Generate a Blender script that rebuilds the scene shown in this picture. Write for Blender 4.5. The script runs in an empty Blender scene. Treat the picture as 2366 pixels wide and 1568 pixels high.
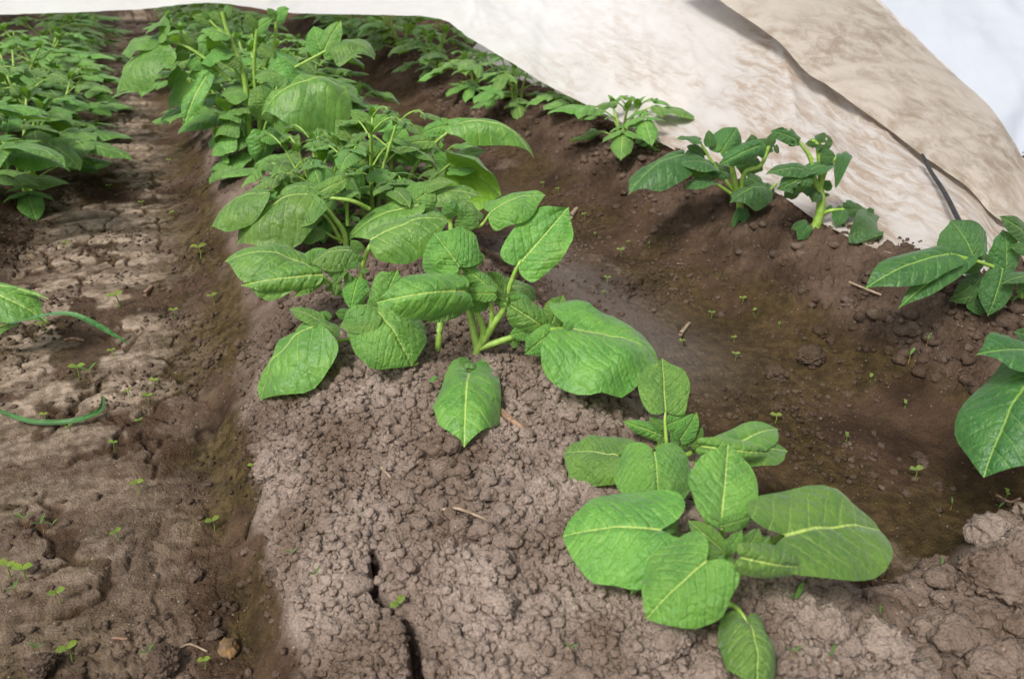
import bpy, math, numpy as np
from mathutils import Vector, Matrix

# ------------------------------------------------------------------ camera, sky, sun, exposure
S = bpy.context.scene
COL = S.collection
FPX, CX, CY, CAMH = 1750.0, 1183.0, 784.0, 0.60       # focal length and centre in units of a 2366 px wide frame
PITCH = math.radians(27.32); YAW = math.radians(23.17)
cam = bpy.data.objects.new('camera', bpy.data.cameras.new('camera'))
COL.objects.link(cam); S.camera = cam
cam.location = (0, 0, CAMH)
cam.rotation_euler = (math.pi/2 - PITCH, 0, -YAW)
cam.data.sensor_width = 36.0
cam.data.lens = 36.0*FPX/2366.0
cam.data.clip_start = 0.01; cam.data.clip_end = 500
cam.data.dof.use_dof = True
cam.data.dof.focus_distance = 0.98
cam.data.dof.aperture_fstop = 8.0

SUN_EL, SUN_AZ = math.radians(52), math.radians(-122)   # azimuth from +Y towards +X
w = bpy.data.worlds.new('World'); S.world = w; w.use_nodes = True
nt = w.node_tree; nt.nodes.clear()
sky = nt.nodes.new('ShaderNodeTexSky'); sky.sky_type = 'NISHITA'; sky.sun_disc = False
sky.sun_elevation = SUN_EL; sky.sun_rotation = SUN_AZ
sky.air_density = 1.0; sky.dust_density = 4.0; sky.ozone_density = 0.6
hs = nt.nodes.new('ShaderNodeHueSaturation'); hs.inputs['Saturation'].default_value = 0.30
bg = nt.nodes.new('ShaderNodeBackground'); bg.inputs['Strength'].default_value = 0.090
wo = nt.nodes.new('ShaderNodeOutputWorld')
nt.links.new(sky.outputs[0], hs.inputs['Color']); nt.links.new(hs.outputs[0], bg.inputs[0]); nt.links.new(bg.outputs[0], wo.inputs[0])
sd = bpy.data.lights.new('sun', 'SUN'); sd.energy = 1.5; sd.angle = math.radians(12); sd.color = (1, .965, .92)
sun = bpy.data.objects.new('sun', sd); COL.objects.link(sun)
sdir = Vector((math.sin(SUN_AZ)*math.cos(SUN_EL), math.cos(SUN_AZ)*math.cos(SUN_EL), math.sin(SUN_EL)))
sun.rotation_euler = sdir.to_track_quat('Z', 'Y').to_euler()
S.view_settings.view_transform = 'Standard'; S.view_settings.look = 'None'
S.view_settings.exposure = 1.12; S.view_settings.gamma = 1.0
S.cycles.max_bounces = 8; S.cycles.transparent_max_bounces = 8

# ------------------------------------------------------------------ view helpers: photo position -> place in the world
cp, sp, ct, st = math.cos(PITCH), math.sin(PITCH), math.cos(YAW), math.sin(YAW)
RT = np.array([ct, -st, 0.]); FW = np.array([st*cp, ct*cp, -sp]); UP = np.array([st*sp, ct*sp, cp])
HD = np.array([st, ct, 0.])                        # horizontal heading
CAM = np.array([0, 0, CAMH])
def ray(x, y): return FW + (x-CX)/FPX*RT - (y-CY)/FPX*UP
def at_d(x, y, d): return CAM + ray(x, y)*d                     # at a distance along the view axis
def at_z(x, y, z): r = ray(x, y); return CAM + r*((z-CAMH)/r[2])  # at a height
def at_y(x, y, base, off=0.):                                    # on the upright plane through a plant's base
    r = ray(x, y); t = (float(np.dot(base, HD))+off)/float(np.dot(r, HD)); return CAM + r*t
# crops of the 3000 px photograph used for reading positions: (x0, y0, zoom)
CR = {'D': (0, 0, 1/1.268), 'A': (600, 500, 2.365), 'B': (1200, 500, 2.365), 'C': (1600, 1226, 2.366), 'P': (1600, 1000, 2.957),
      'E': (1000, 0, 2.365), 'F': (0, 0, 2.365), 'G': (2000, 0, 2.365), 'H': (2000, 500, 2.365), 'I': (2000, 1100, 2.365)}
def dpx(c, x, y): o = CR[c]; return ((o[0]+x/o[2])/1.268, (o[1]+y/o[2])/1.268)
def dlen(c, l): return l/CR[c][2]/1.268

# ------------------------------------------------------------------ noise (numpy)
def hsh(ix, iy, s):
    n = (ix.astype(np.int64)*374761393 + iy.astype(np.int64)*668265263 + s*1442695041) & 0x7fffffff
    n = ((n ^ (n >> 13))*1274126177) & 0x7fffffff
    n = n ^ (n >> 16)
    return (n & 0xffff)/65535.0
def vnoise(x, y, s=0):
    ix = np.floor(x); iy = np.floor(y); fx = x-ix; fy = y-iy
    fx = fx*fx*fx*(fx*(fx*6-15)+10); fy = fy*fy*fy*(fy*(fy*6-15)+10)
    a = hsh(ix, iy, s); b = hsh(ix+1, iy, s); c = hsh(ix, iy+1, s); d = hsh(ix+1, iy+1, s)
    return (a+(b-a)*fx)*(1-fy) + (c+(d-c)*fx)*fy - .5
def fbm(x, y, s=0, o=4, g=.5):
    r = 0; a = 1.
    for k in range(o):
        r = r + a*vnoise(x*2**k+k*17.3, y*2**k-k*9.1, s+k); a *= g
    return r
def cells(x, y, s=0):                                # F1, F2 and a random number of the nearest cell
    ix = np.floor(x); iy = np.floor(y)
    f1 = np.full(x.shape, 9.); f2 = np.full(x.shape, 9.); rid = np.zeros(x.shape)
    for dx in (-1, 0, 1):
        for dy in (-1, 0, 1):
            cx = ix+dx; cy = iy+dy
            px = cx+.1+.8*hsh(cx, cy, s); py = cy+.1+.8*hsh(cx, cy, s+7)
            d = np.sqrt((x-px)**2+(y-py)**2)
            m = d < f1
            f2 = np.where(m, f1, np.minimum(f2, d)); rid = np.where(m, hsh(cx, cy, s+13), rid); f1 = np.where(m, d, f1)
    return f1, f2, rid
def billow(x, y, s=0, o=4, g=.55):                   # lumps parted by sharp creases
    r = 0; a = 1.
    for k in range(o):
        r = r + a*(np.sqrt(np.abs(vnoise(x*2.1**k+k*17.3, y*2.1**k-k*9.1, s+k))*2+.02)-.6); a *= g
    return r
def sm(a, b, x): t = np.clip((x-a)/(b-a), 0, 1); return t*t*(3-2*t)
def seg_dist(x, y, pts):
    d = np.full(x.shape, 9.); q = np.zeros(x.shape)
    for i in range(len(pts)-1):
        ax, ay = pts[i][:2]; bx, by = pts[i+1][:2]
        vx, vy = bx-ax, by-ay; t = np.clip(((x-ax)*vx+(y-ay)*vy)/(vx*vx+vy*vy), 0, 1)
        e = np.hypot(x-ax-t*vx, y-ay-t*vy); m = e < d; d = np.where(m, e, d)
        wd = pts[i][2]*(1-t)+pts[i+1][2]*t; q = np.where(m, wd, q)
    return d, q

# ------------------------------------------------------------------ the field: ridges, furrows, clods, cracks
RH = .125
FL, FR = -.225, .69
def ridge(x, y):
    xw = x + .018*fbm(x*3, y*2.2, 50, 3) + .01*fbm(x*16, y*16, 55, 2)
    a = xw < FR
    u1 = np.clip((xw-FL)/(FR-FL), -9, 9)
    e1 = .025*fbm(x*22, y*16, 58, 3)
    steep = .66*sm(.19, .29, u1+e1)+.34*sm(.25, .5, u1); soft = sm(.16, .47, u1); kk = sm(.75, 1.3, y)
    h1 = (steep*(1-kk)+soft*kk)*(1-sm(.64, .93, u1))         # centre ridge
    u2 = (xw-FR)/.93
    h2 = sm(.16, .47, u2)*(1-sm(.62, .9, u2))
    k = np.floor((x-FR)/.93); um = (x-FR)/.93-k
    h3 = sm(.16, .45, um)*(1-sm(.62, .9, um))
    u0 = (FL-xw)/.84; k0 = np.floor(u0); ul = u0-k0
    h0 = sm(.15, .45, ul)*(1-sm(.62, .9, ul))
    h = np.where(xw < FL, h0, np.where(xw < FR, h1, np.where(u2 < 1, h2, h3)))
    return h
CRACK = [(850, 1180, .002), (858, 1230, .004), (850, 1280, .006), (880, 1320, .005), (915, 1350, .003), (950, 1385, .006), (968, 1430, .009),
         (945, 1475, .008), (955, 1530, .010), (975, 1580, .010), (985, 1640, .008)]
CRACK = [tuple(at_z(a, b, .125)[:2])+(c,) for a, b, c in CRACK]
CR2 = [[(30, 650, .003), (60, 560, .005), (110, 540, .004), (240, 535, .003), (330, 520, .002)],
       [(400, 980, .002), (340, 960, .004), (300, 990, .003)], [(395, 800, .001), (440, 760, .003)],
       [(270, 800, .002), (330, 760, .003), (420, 720, .001)],
       [(430, 1265, .001), (480, 1250, .004), (560, 1255, .005), (620, 1215, .005), (650, 1190, .002)],
       [(1340, 660, .003), (1440, 690, .004), (1500, 640, .002)], [(1440, 690, .003), (1560, 740, .005), (1590, 800, .002)]]
CR2 = [[tuple(at_z(a, b, .0)[:2])+(c,) for a, b, c in l] for l in CR2]
def field(x, y):
    """height and surface kinds (dry crumbs, algae, dried mud, wet)"""
    R = ridge(x, y)
    mound = (1-sm(.33, .41, y+.15*(.7-x)+.03*fbm(x*9, y*9, 61, 2)))*sm(.34, .44, x)*(1-sm(.85, 1.1, x))
    R2 = np.maximum(R, .50*mound)
    h = RH*R2
    dist = np.hypot(x, y)
    h = h + .014*fbm(x*5, y*5, 3, 3)*(.25+R2) + .006*fbm(x*23, y*23, 9, 3)*(.15+R2)
    rough = sm(.25, .8, R2)*(x < FR)+1.5*sm(.12, .45, R2)*(x >= FR)
    c1, c2, cr = cells(x*22+.8*fbm(x*30, y*30, 5, 2), y*22+.8*fbm(x*30, y*30, 8, 2), 21)
    d1, d2, dr = cells(x*72+1.2*fbm(x*40, y*40, 6, 2), y*72, 33)
    e1, e2, er = cells(x*140, y*140, 44)
    big = np.clip(1-c1*(1.1+cr), 0, 1)**.6*(cr > .38)
    med = np.clip(1-d1*(1.05+.9*dr), 0, 1)**.6*(dr > .3)
    sml = np.clip(1-e1*1.15, 0, 1)**.7
    near = 1-sm(1.8, 3.2, dist)
    patch = sm(-.25, .25, fbm(x*3.3, y*3.3, 71, 3))
    wx = .35*fbm(x*60, y*60, 301, 2); wy = .35*fbm(x*60, y*60, 302, 2)
    bl = billow(x*36+wx, y*36+wy, 310, 4, .62)
    h = h + rough*(.0034*bl*(.6+.8*patch)+.0065*big*patch*(cr > .55)+.0042*med*(dr > .5)+.0018*billow(x*190, y*190, 330, 2)*near+.0046*fbm(x*120, y*120, 340, 4, .65))
    # furrow floor: scattered crumbs in patches, tread prints in the left one
    ff = 1-sm(.05, .35, R2)
    scat = sm(.12, .4, fbm(x*7, y*7, 81, 3))
    h = h + np.clip(1-rough, 0, 1)*scat*(.005*med+.0016*sml*near) + np.clip(1-rough, 0, 1)*(.0034*billow(x*48+wx, y*48+wy, 84, 4, .62)*(1-.55*np.exp(-((x-FL)/.13)**2))+.0004*sml)
    lw = np.exp(-((x-FL)/.125)**2)
    tread = np.sin((y+.35*abs(x-FL+.02)+.02*fbm(x*8, y*8, 91, 2))*2*math.pi/.125)
    tr = lw*sm(1.5, 2.1, y)
    h = h + tr*.010*sm(-.25, .35, tread+.5*fbm(x*14, y*14, 92, 2))
    # plates of dried mud split by cracks
    mud = np.clip(lw*1.7*sm(.45, .9, y), 0, 1)*sm(-.5, -.2, fbm(x*4.3, y*3.1, 95, 3))
    mudr = np.exp(-((x-FR+.02)/.09)**2)*sm(.7, .95, y)
    p1, p2, pr = cells(x*9+.6*fbm(x*14, y*14, 5, 3), y*8+.6*fbm(x*14, y*14, 15, 3), 123)
    gap = np.clip(1-(p2-p1)/.11, 0, 1)**.8*sm(-.4, -.1, fbm(x*7, y*7, 127, 2))
    h = h - mud*.011*gap + mud*.006*pr*(1-tr) + mud*(1-sm(.0, .5, gap))*0.001*fbm(x*60, y*60, 3, 2) + mud*sm(.05, .5, gap)*.006*np.clip(fbm(x*90, y*90, 17, 3), 0, 1)
    dk, q = seg_dist(x+.006*fbm(x*60, y*60, 131, 2), y+.008*fbm(x*45, y*45, 132, 2), CRACK)
    h = h - .05*np.clip(1-(dk/np.maximum(q*1.0, .0012))**2, 0, 1) - .004*np.exp(-(dk/.012)**2)
    for l in CR2:
        dk, q = seg_dist(x+.012*fbm(x*40, y*40, 133, 2), y+.012*fbm(x*40, y*40, 134, 2), l)
        h = h - .018*np.clip(1-(dk/np.maximum(q*.7, .0008))**2, 0, 1)
    dry = np.clip(sm(.22, .5, R2+.25*fbm(x*12, y*12, 140, 5, .6)), 0, 1)*(1-.82*sm(.66, .9, x))*(1-.5*sm(.7, 1.2, y))
    dry = np.maximum(dry, sm(.2, .6, mound)*.9)
    alg = (1-sm(.2, .75, R2))*sm(-.2, .25, fbm(x*6, y*5, 150, 6, .65))*(1-.5*mud)
    alg = alg*(1-sm(.35, .5, R2))*np.where(x > .2, .65, 1.)
    mudc = mud*(.10+.90*sm(-.38, -.22, fbm(x*9, y*6, 160, 5, .6)))*(1-.95*sm(.0, .5, gap))*(.5+.5*sm(.95, 1.15, y))*(.55+.45*sm(.2, .6, tread+.6))
    mudc = np.maximum(mudc, .30*sm(.42, .56, .12*fbm(x*60, y*60, 164, 3)+ fbm((x+.1)*7, y*5.2, 163, 2)+.42*np.exp(-((x+.13)/.05)**2)*(1-sm(.65, 1.0, y)))*(1-R2))
    wet = np.clip(mudr*sm(-.25, .15, fbm(x*5, y*3, 170, 3)), 0, 1)
    return h, dry, alg, mudc, wet
def ground(x, y): return field(np.atleast_1d(np.asarray(x, float)), np.atleast_1d(np.asarray(y, float)))[0]
def gz(x, y): return float(ground(x, y)[0])
def gpt(px, py, z=.1):                              # where the view ray through a photo position meets the soil
    for _ in range(4):
        p = at_z(px, py, z); z = .125*float(ridge(np.array([p[0]]), np.array([p[1]]))[0])
    p = at_z(px, py, z); return np.array([p[0], p[1], gz(p[0], p[1])])

# ------------------------------------------------------------------ object helpers
def tag(o, label=None, cat=None, group=None, kind=None):
    if label: o['label'] = label
    if cat: o['category'] = cat
    if group: o['group'] = group
    if kind: o['kind'] = kind
    return o
def empty(name, loc, label=None, cat=None, group=None):
    o = bpy.data.objects.new(name, None); COL.objects.link(o); o.location = Vector(loc); o.empty_display_size = .02
    return tag(o, label, cat, group)
def mesh_np(name, V, F, uv=None, smooth=True, matidx=None):
    """V (n,3), F (m,4) or (m,3) or a list of polygons"""
    me = bpy.data.meshes.new(name)
    V = np.asarray(V, np.float32)
    if isinstance(F, np.ndarray):
        k = F.shape[1]; m = F.shape[0]
        me.vertices.add(len(V)); me.vertices.foreach_set('co', V.ravel())
        me.loops.add(m*k); me.loops.foreach_set('vertex_index', F.astype(np.int32).ravel())
        me.polygons.add(m); me.polygons.foreach_set('loop_start', np.arange(0, m*k, k, dtype=np.int32))
    else:
        me.from_pydata([tuple(map(float, v)) for v in V], [], F)
    me.update(calc_edges=True)
    if uv is not None:
        li = np.empty(len(me.loops), np.int32); me.loops.foreach_get('vertex_index', li)
        l = me.uv_layers.new(name='UVMap'); l.data.foreach_set('uv', np.asarray(uv, np.float32)[li].ravel())
    if smooth: me.polygons.foreach_set('use_smooth', np.ones(len(me.polygons), bool))
    if matidx is not None: me.polygons.foreach_set('material_index', np.asarray(matidx, np.int32))
    return me
def add(name, me, mats, parent=None):
    o = bpy.data.objects.new(name, me); COL.objects.link(o)
    for m in (mats if isinstance(mats, (list, tuple)) else [mats]):
        if len(me.materials) < (len(mats) if isinstance(mats, (list, tuple)) else 1): me.materials.append(m)
    if parent: o.parent = parent
    return o
def copy_tree(o, parent=None):
    c = o.copy(); COL.objects.link(c)
    if parent: c.parent = parent
    for ch in o.children: copy_tree(ch, c)
    return c
class MB:
    def __init__(s): s.V = []; s.F = []; s.U = []; s.M = []; s.n = 0
    def put(s, V, F, U=None, mi=0):
        s.V.append(V); s.F.append(F+s.n); s.U.append(np.zeros((len(V), 2)) if U is None else U); s.M.append(np.full(len(F), mi)); s.n += len(V)
    def mesh(s, name): return mesh_np(name, np.vstack(s.V), np.vstack(s.F), np.vstack(s.U), True, np.concatenate(s.M))
def grid_faces(nu, nv, wrap=False):
    i = np.arange(nu-1)[:, None]*nv; m = nv if wrap else nv-1; j = np.arange(m)[None]
    a = i+j; b = i+(j+1) % nv
    return np.stack([a, a+nv, b+nv, b], -1).reshape(-1, 4)
def crom(P, n):                                     # smooth curve through points
    P = np.asarray(P, float)
    if len(P) == 2: t = np.linspace(0, 1, n)[:, None]; return P[0]*(1-t)+P[1]*t
    Q = np.vstack([2*P[0]-P[1], P, 2*P[-1]-P[-2]]); out = []
    for s_ in np.linspace(0, len(P)-1-1e-9, n):
        i = int(s_); t = s_-i; a, b, c, d = Q[i:i+4]
        out.append(.5*((2*b)+(c-a)*t+(2*a-5*b+4*c-d)*t*t+(3*b-a-3*c+d)*t**3))
    return np.array(out)
def tube(P, r0, r1, n=12, k=7, flat=1.):
    C = crom(P, n); T = np.gradient(C, axis=0); T /= np.linalg.norm(T, axis=1)[:, None]+1e-9
    ref = np.array([.3, .2, 1.]) if abs(T[0][2]) < .9 else np.array([1., .2, 0.])
    V = []; U = []
    for i in range(n):
        a = np.cross(T[i], ref); a /= np.linalg.norm(a); b = np.cross(T[i], a)
        r = r0+(r1-r0)*i/(n-1)
        for j in range(k):
            q = 2*math.pi*j/k; V.append(C[i]+r*(math.cos(q)*a+flat*math.sin(q)*b)); U.append((j/k, i/n))
    return np.array(V), grid_faces(n, k, True), np.array(U)

# ------------------------------------------------------------------ materials
def newmat(name):
    m = bpy.data.materials.new(name); m.use_nodes = True; t = m.node_tree; t.nodes.clear(); return m, t
class NT:
    def __init__(s, t): s.t = t
    def n(s, typ, **kw):
        x = s.t.nodes.new(typ)
        for k, v in kw.items(): setattr(x, k, v)
        return x
    def l(s, a, b): s.t.links.new(a, b)
    def val(s, sock, v):
        if isinstance(v, (int, float)): sock.default_value = v
        elif isinstance(v, tuple): sock.default_value = v if len(v) == len(sock.default_value) else v+(1,)
        else: s.l(v, sock)
    def m(s, op, a, b=0., c=None, clamp=False):
        x = s.n('ShaderNodeMath', operation=op, use_clamp=clamp); s.val(x.inputs[0], a); s.val(x.inputs[1], b)
        if c is not None: s.val(x.inputs[2], c)
        return x.outputs[0]
    def mix(s, f, a, b, mode='MIX'):
        x = s.n('ShaderNodeMix', data_type='RGBA', blend_type=mode); s.val(x.inputs[0], f); s.val(x.inputs[6], a); s.val(x.inputs[7], b); return x.outputs[2]
    def noise(s, vec, scale, detail=3, rough=.55, dist=0.):
        x = s.n('ShaderNodeTexNoise'); s.l(vec, x.inputs['Vector']); x.inputs['Scale'].default_value = scale
        x.inputs['Detail'].default_value = detail; x.inputs['Roughness'].default_value = rough; x.inputs['Distortion'].default_value = dist; return x.outputs[0]
    def ramp(s, v, a, b): 
        x = s.n('ShaderNodeMapRange'); x.interpolation_type = 'SMOOTHSTEP'; s.val(x.inputs[0], v); s.val(x.inputs[1], a); s.val(x.inputs[2], b); return x.outputs[0]

def leaf_mat(name, top, under, vein, trans=.28):
    m, t = newmat(name); N = NT(t)
    uv = N.n('ShaderNodeUVMap').outputs[0]
    sx = N.n('ShaderNodeSeparateXYZ'); N.l(uv, sx.inputs[0]); u, v = sx.outputs[0], sx.outputs[1]
    av = N.m('ABSOLUTE', v)
    side = N.m('MULTIPLY', N.m('GREATER_THAN', v, 0.), .45)
    wob = N.m('MULTIPLY', N.m('SUBTRACT', N.noise(uv, 3.), .5), .10)
    tt = N.m('ADD', N.m('SUBTRACT', N.m('SUBTRACT', u, N.m('MULTIPLY', av, .62)), N.m('MULTIPLY', N.m('MULTIPLY', av, av), .9)), wob)
    t7 = N.m('ADD', N.m('MULTIPLY', tt, 6.5), side)
    fr = N.m('ABSOLUTE', N.m('SUBTRACT', N.m('FRACT', t7), .5))            # .5 at ... 0 on the vein
    lat = N.m('SUBTRACT', 1., N.ramp(fr, .0, .05))                         # thin line
    latw = N.m('SUBTRACT', 1., N.ramp(fr, .0, .28))                        # groove
    fade = N.m('SUBTRACT', 1., N.ramp(av, .10, .42)); lat = N.m('MULTIPLY', lat, N.m('ADD', N.m('MULTIPLY', fade, .75), .12))
    mw = N.m('SUBTRACT', .0125, N.m('MULTIPLY', u, .008))
    mid = N.m('SUBTRACT', 1., N.ramp(N.m('DIVIDE', av, mw), .45, 1.3))
    midw = N.m('SUBTRACT', 1., N.ramp(av, .0, .05))
    vo = N.n('ShaderNodeTexVoronoi', feature='DISTANCE_TO_EDGE'); N.l(uv, vo.inputs['Vector']); vo.inputs['Scale'].default_value = 17.
    net = N.m('SUBTRACT', 1., N.ramp(vo.outputs[0], .0, .10))
    oi = N.n('ShaderNodeObjectInfo').outputs['Random']
    geo = N.n('ShaderNodeNewGeometry')
    pos = geo.outputs['Position']
    col = N.mix(N.ramp(N.noise(pos, 30., 4.), .32, .68), (top[0]*.78, top[1]*.84, top[2]*.95, 1), (top[0]*1.3, top[1]*1.16, top[2]*1.2, 1))
    hv = N.n('ShaderNodeHueSaturation'); N.val(hv.inputs['Hue'], N.m("ADD", .478, N.m("MULTIPLY", oi, .026)))
    N.val(hv.inputs['Value'], N.m('ADD', .72, N.m('MULTIPLY', oi, .46))); N.l(col, hv.inputs['Color']); col = hv.outputs[0]
    col = N.mix(N.m('MULTIPLY', net, .10), col, vein)
    col = N.mix(N.m('MULTIPLY', N.m('MULTIPLY', lat, N.noise(uv, 6., 2.)), .85), col, vein)
    col = N.mix(N.m('MULTIPLY', mid, .9), col, vein)
    spot = N.ramp(N.noise(pos, 190., 2.), .70, .76); col = N.mix(N.m('MULTIPLY', spot, .45), col, (.17, .13, .06, 1))
    yel = N.ramp(N.noise(pos, 14., 3.), .60, .80); col = N.mix(N.m('MULTIPLY', yel, .35), col, (.22, .34, .06, 1))
    ucol = N.mix(N.m('MULTIPLY', N.m('MAXIMUM', lat, mid), .6), under, vein)
    col = N.mix(geo.outputs['Backfacing'], col, ucol)
    hgt = N.m('SUBTRACT', N.m('SUBTRACT', 0., N.m('MULTIPLY', N.m('MULTIPLY', latw, N.noise(uv, 7., 2.)), .7)), N.m('MULTIPLY', midw, .8))
    hgt = N.m('SUBTRACT', hgt, N.m('MULTIPLY', net, .10))
    hgt = N.m('ADD', N.m('ADD', hgt, N.m('MULTIPLY', N.noise(uv, 60., 2.), .3)), N.m('MULTIPLY', N.noise(uv, 11., 2., .5, .6), 1.9))
    bp = N.n('ShaderNodeBump'); bp.inputs['Strength'].default_value = .75; bp.inputs['Distance'].default_value = .0028; N.l(hgt, bp.inputs['Height'])
    p = N.n('ShaderNodeBsdfPrincipled'); N.l(col, p.inputs['Base Color']); p.inputs['Roughness'].default_value = .42
    p.inputs['Specular IOR Level'].default_value = .40; N.l(bp.outputs[0], p.inputs['Normal'])
    p.inputs['Sheen Weight'].default_value = .2; p.inputs['Sheen Roughness'].default_value = .45; p.inputs['Sheen Tint'].default_value = (.8, 1, .8, 1)
    tr = N.n('ShaderNodeBsdfTranslucent'); N.l(N.mix(.55, col, (.22, .42, .02, 1), 'MIX'), tr.inputs[0])
    mx = N.n('ShaderNodeMixShader'); mx.inputs[0].default_value = trans; N.l(p.outputs[0], mx.inputs[1]); N.l(tr.outputs[0], mx.inputs[2])
    o = N.n('ShaderNodeOutputMaterial'); N.l(mx.outputs[0], o.inputs[0]); return m
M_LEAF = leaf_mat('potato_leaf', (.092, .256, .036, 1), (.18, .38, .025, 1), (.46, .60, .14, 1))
M_LEAF_SHADED = leaf_mat('potato_leaf_shaded', (.032, .115, .024, 1), (.07, .19, .035, 1), (.24, .40, .07, 1))  # same leaf, darker: shade on the right ridge painted into the colour
M_COTY = leaf_mat('seedling_leaf', (.26, .42, .035, 1), (.30, .45, .05, 1), (.38, .52, .08, 1), .35)
M_GRASS = leaf_mat('grass_leaf', (.04, .15, .035, 1), (.07, .2, .05, 1), (.09, .25, .06, 1), .2)
def simple_mat(name, c1, c2, rough, scale, bump=.3, dist=.001, trans=0.):
    m, t = newmat(name); N = NT(t); pos = N.n('ShaderNodeNewGeometry').outputs['Position']
    no = N.noise(pos, scale, 4.); col = N.mix(N.ramp(no, .35, .65), c1, c2)
    p = N.n('ShaderNodeBsdfPrincipled'); N.l(col, p.inputs['Base Color']); p.inputs['Roughness'].default_value = rough
    b = N.n('ShaderNodeBump'); b.inputs['Strength'].default_value = bump; b.inputs['Distance'].default_value = dist; N.l(N.noise(pos, scale*4, 3.), b.inputs['Height']); N.l(b.outputs[0], p.inputs['Normal'])
    o = N.n('ShaderNodeOutputMaterial')
    if trans:
        tr = N.n('ShaderNodeBsdfTranslucent'); N.l(col, tr.inputs[0]); mx = N.n('ShaderNodeMixShader'); mx.inputs[0].default_value = trans
        N.l(p.outputs[0], mx.inputs[1]); N.l(tr.outputs[0], mx.inputs[2]); N.l(mx.outputs[0], o.inputs[0])
    else: N.l(p.outputs[0], o.inputs[0])
    return m
M_STEM = simple_mat('potato_stem', (.20, .36, .045, 1), (.31, .46, .09, 1), .5, 120., .4, .0006, .12)
M_RED = simple_mat('seedling_stem', (.30, .22, .06, 1), (.25, .07, .05, 1), .5, 90.)
M_TWIG = simple_mat('dry_twig', (.16, .09, .055, 1), (.30, .19, .12, 1), .85, 160., .6)
M_STRAW = simple_mat('straw', (.20, .14, .09, 1), (.33, .25, .17, 1), .8, 160., .5)
M_GAP_SHADOW = simple_mat('gap_shadow_black', (.012, .012, .012, 1), (.03, .025, .025, 1), .5, 60.)  # near-black that paints the shadow between two fleece layers

def soil_mat(name, attr=True, base=None):
    m, t = newmat(name); N = NT(t)
    pos = N.n('ShaderNodeNewGeometry').outputs['Position']
    a = N.n('ShaderNodeAttribute', attribute_name='soil'); sc = N.n('ShaderNodeSeparateColor'); N.l(a.outputs['Color'], sc.inputs[0])
    dry, alg, mud = sc.outputs[0], sc.outputs[1], sc.outputs[2]; wet = a.outputs['Alpha']
    n1 = N.noise(pos, 9., 5.); n2 = N.noise(pos, 60., 4.); n3 = N.noise(pos, 420., 3.)
    dark = N.mix(N.ramp(n1, .35, .65), (.034, .021, .013, 1), (.074, .046, .029, 1))
    lite = N.mix(N.ramp(n1, .3, .7), (.125, .088, .064, 1), (.275, .218, .180, 1))
    algc = N.mix(N.ramp(n2, .35, .65), (.034, .026, .009, 1), (.072, .051, .018, 1))
    mudc = N.mix(N.ramp(n2, .35, .65), (.165, .125, .088, 1), (.28, .22, .165, 1))
    c = N.mix(dry, dark, lite); c = N.mix(N.m('MULTIPLY', alg, .85), c, algc); c = N.mix(mud, c, mudc)
    c = N.mix(N.m('MULTIPLY', wet, .7), c, (.10, .080, .066, 1))
    k = N.m('ADD', .10, N.m('ADD', N.m('MULTIPLY', n3, 1.2), N.m('MULTIPLY', n2, .60)))
    hv = N.n('ShaderNodeHueSaturation'); N.l(c, hv.inputs['Color']); N.l(k, hv.inputs['Value']); c = hv.outputs[0]
    # pale grit
    vo = N.n('ShaderNodeTexVoronoi'); N.l(pos, vo.inputs['Vector']); vo.inputs['Scale'].default_value = 260.
    sv = N.n('ShaderNodeSeparateColor'); N.l(vo.outputs['Color'], sv.inputs[0])
    grit = N.m('MULTIPLY', N.m('LESS_THAN', vo.outputs['Distance'], .26), N.m('GREATER_THAN', sv.outputs[0], .965))
    c = N.mix(N.m('MULTIPLY', grit, .4), c, (.45, .38, .32, 1))
    h = N.m('ADD', N.m('MULTIPLY', n2, .6), N.m('ADD', N.m('MULTIPLY', n3, .5), N.m('MULTIPLY', N.noise(pos, 170., 3.), .6)))
    b = N.n('ShaderNodeBump'); N.val(b.inputs['Strength'], N.m('SUBTRACT', 1., N.m('MULTIPLY', N.m('MAXIMUM', mud, wet), .4))); b.inputs['Distance'].default_value = .006; N.l(h, b.inputs['Height'])
    p = N.n('ShaderNodeBsdfPrincipled'); N.l(c, p.inputs['Base Color']); N.l(b.outputs[0], p.inputs['Normal'])
    N.val(p.inputs['Roughness'], N.m('SUBTRACT', .9, N.m('MULTIPLY', wet, N.ramp(n1, .25, .6)), clamp=True))
    N.val(p.inputs['Roughness'], N.m('MAXIMUM', .5, N.m('SUBTRACT', .9, N.m('MULTIPLY', wet, .5))))
    N.val(p.inputs['Specular IOR Level'], N.m('ADD', .06, N.m('MULTIPLY', wet, .2)))
    o = N.n('ShaderNodeOutputMaterial'); N.l(p.outputs[0], o.inputs[0]); return m
M_SOIL = soil_mat('soil')
def paint(me, arr):                                  # four soil kinds per vertex
    ca = me.color_attributes.new('soil', 'FLOAT_COLOR', 'POINT'); ca.data.foreach_set('color', np.asarray(arr, np.float32).ravel())

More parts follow.
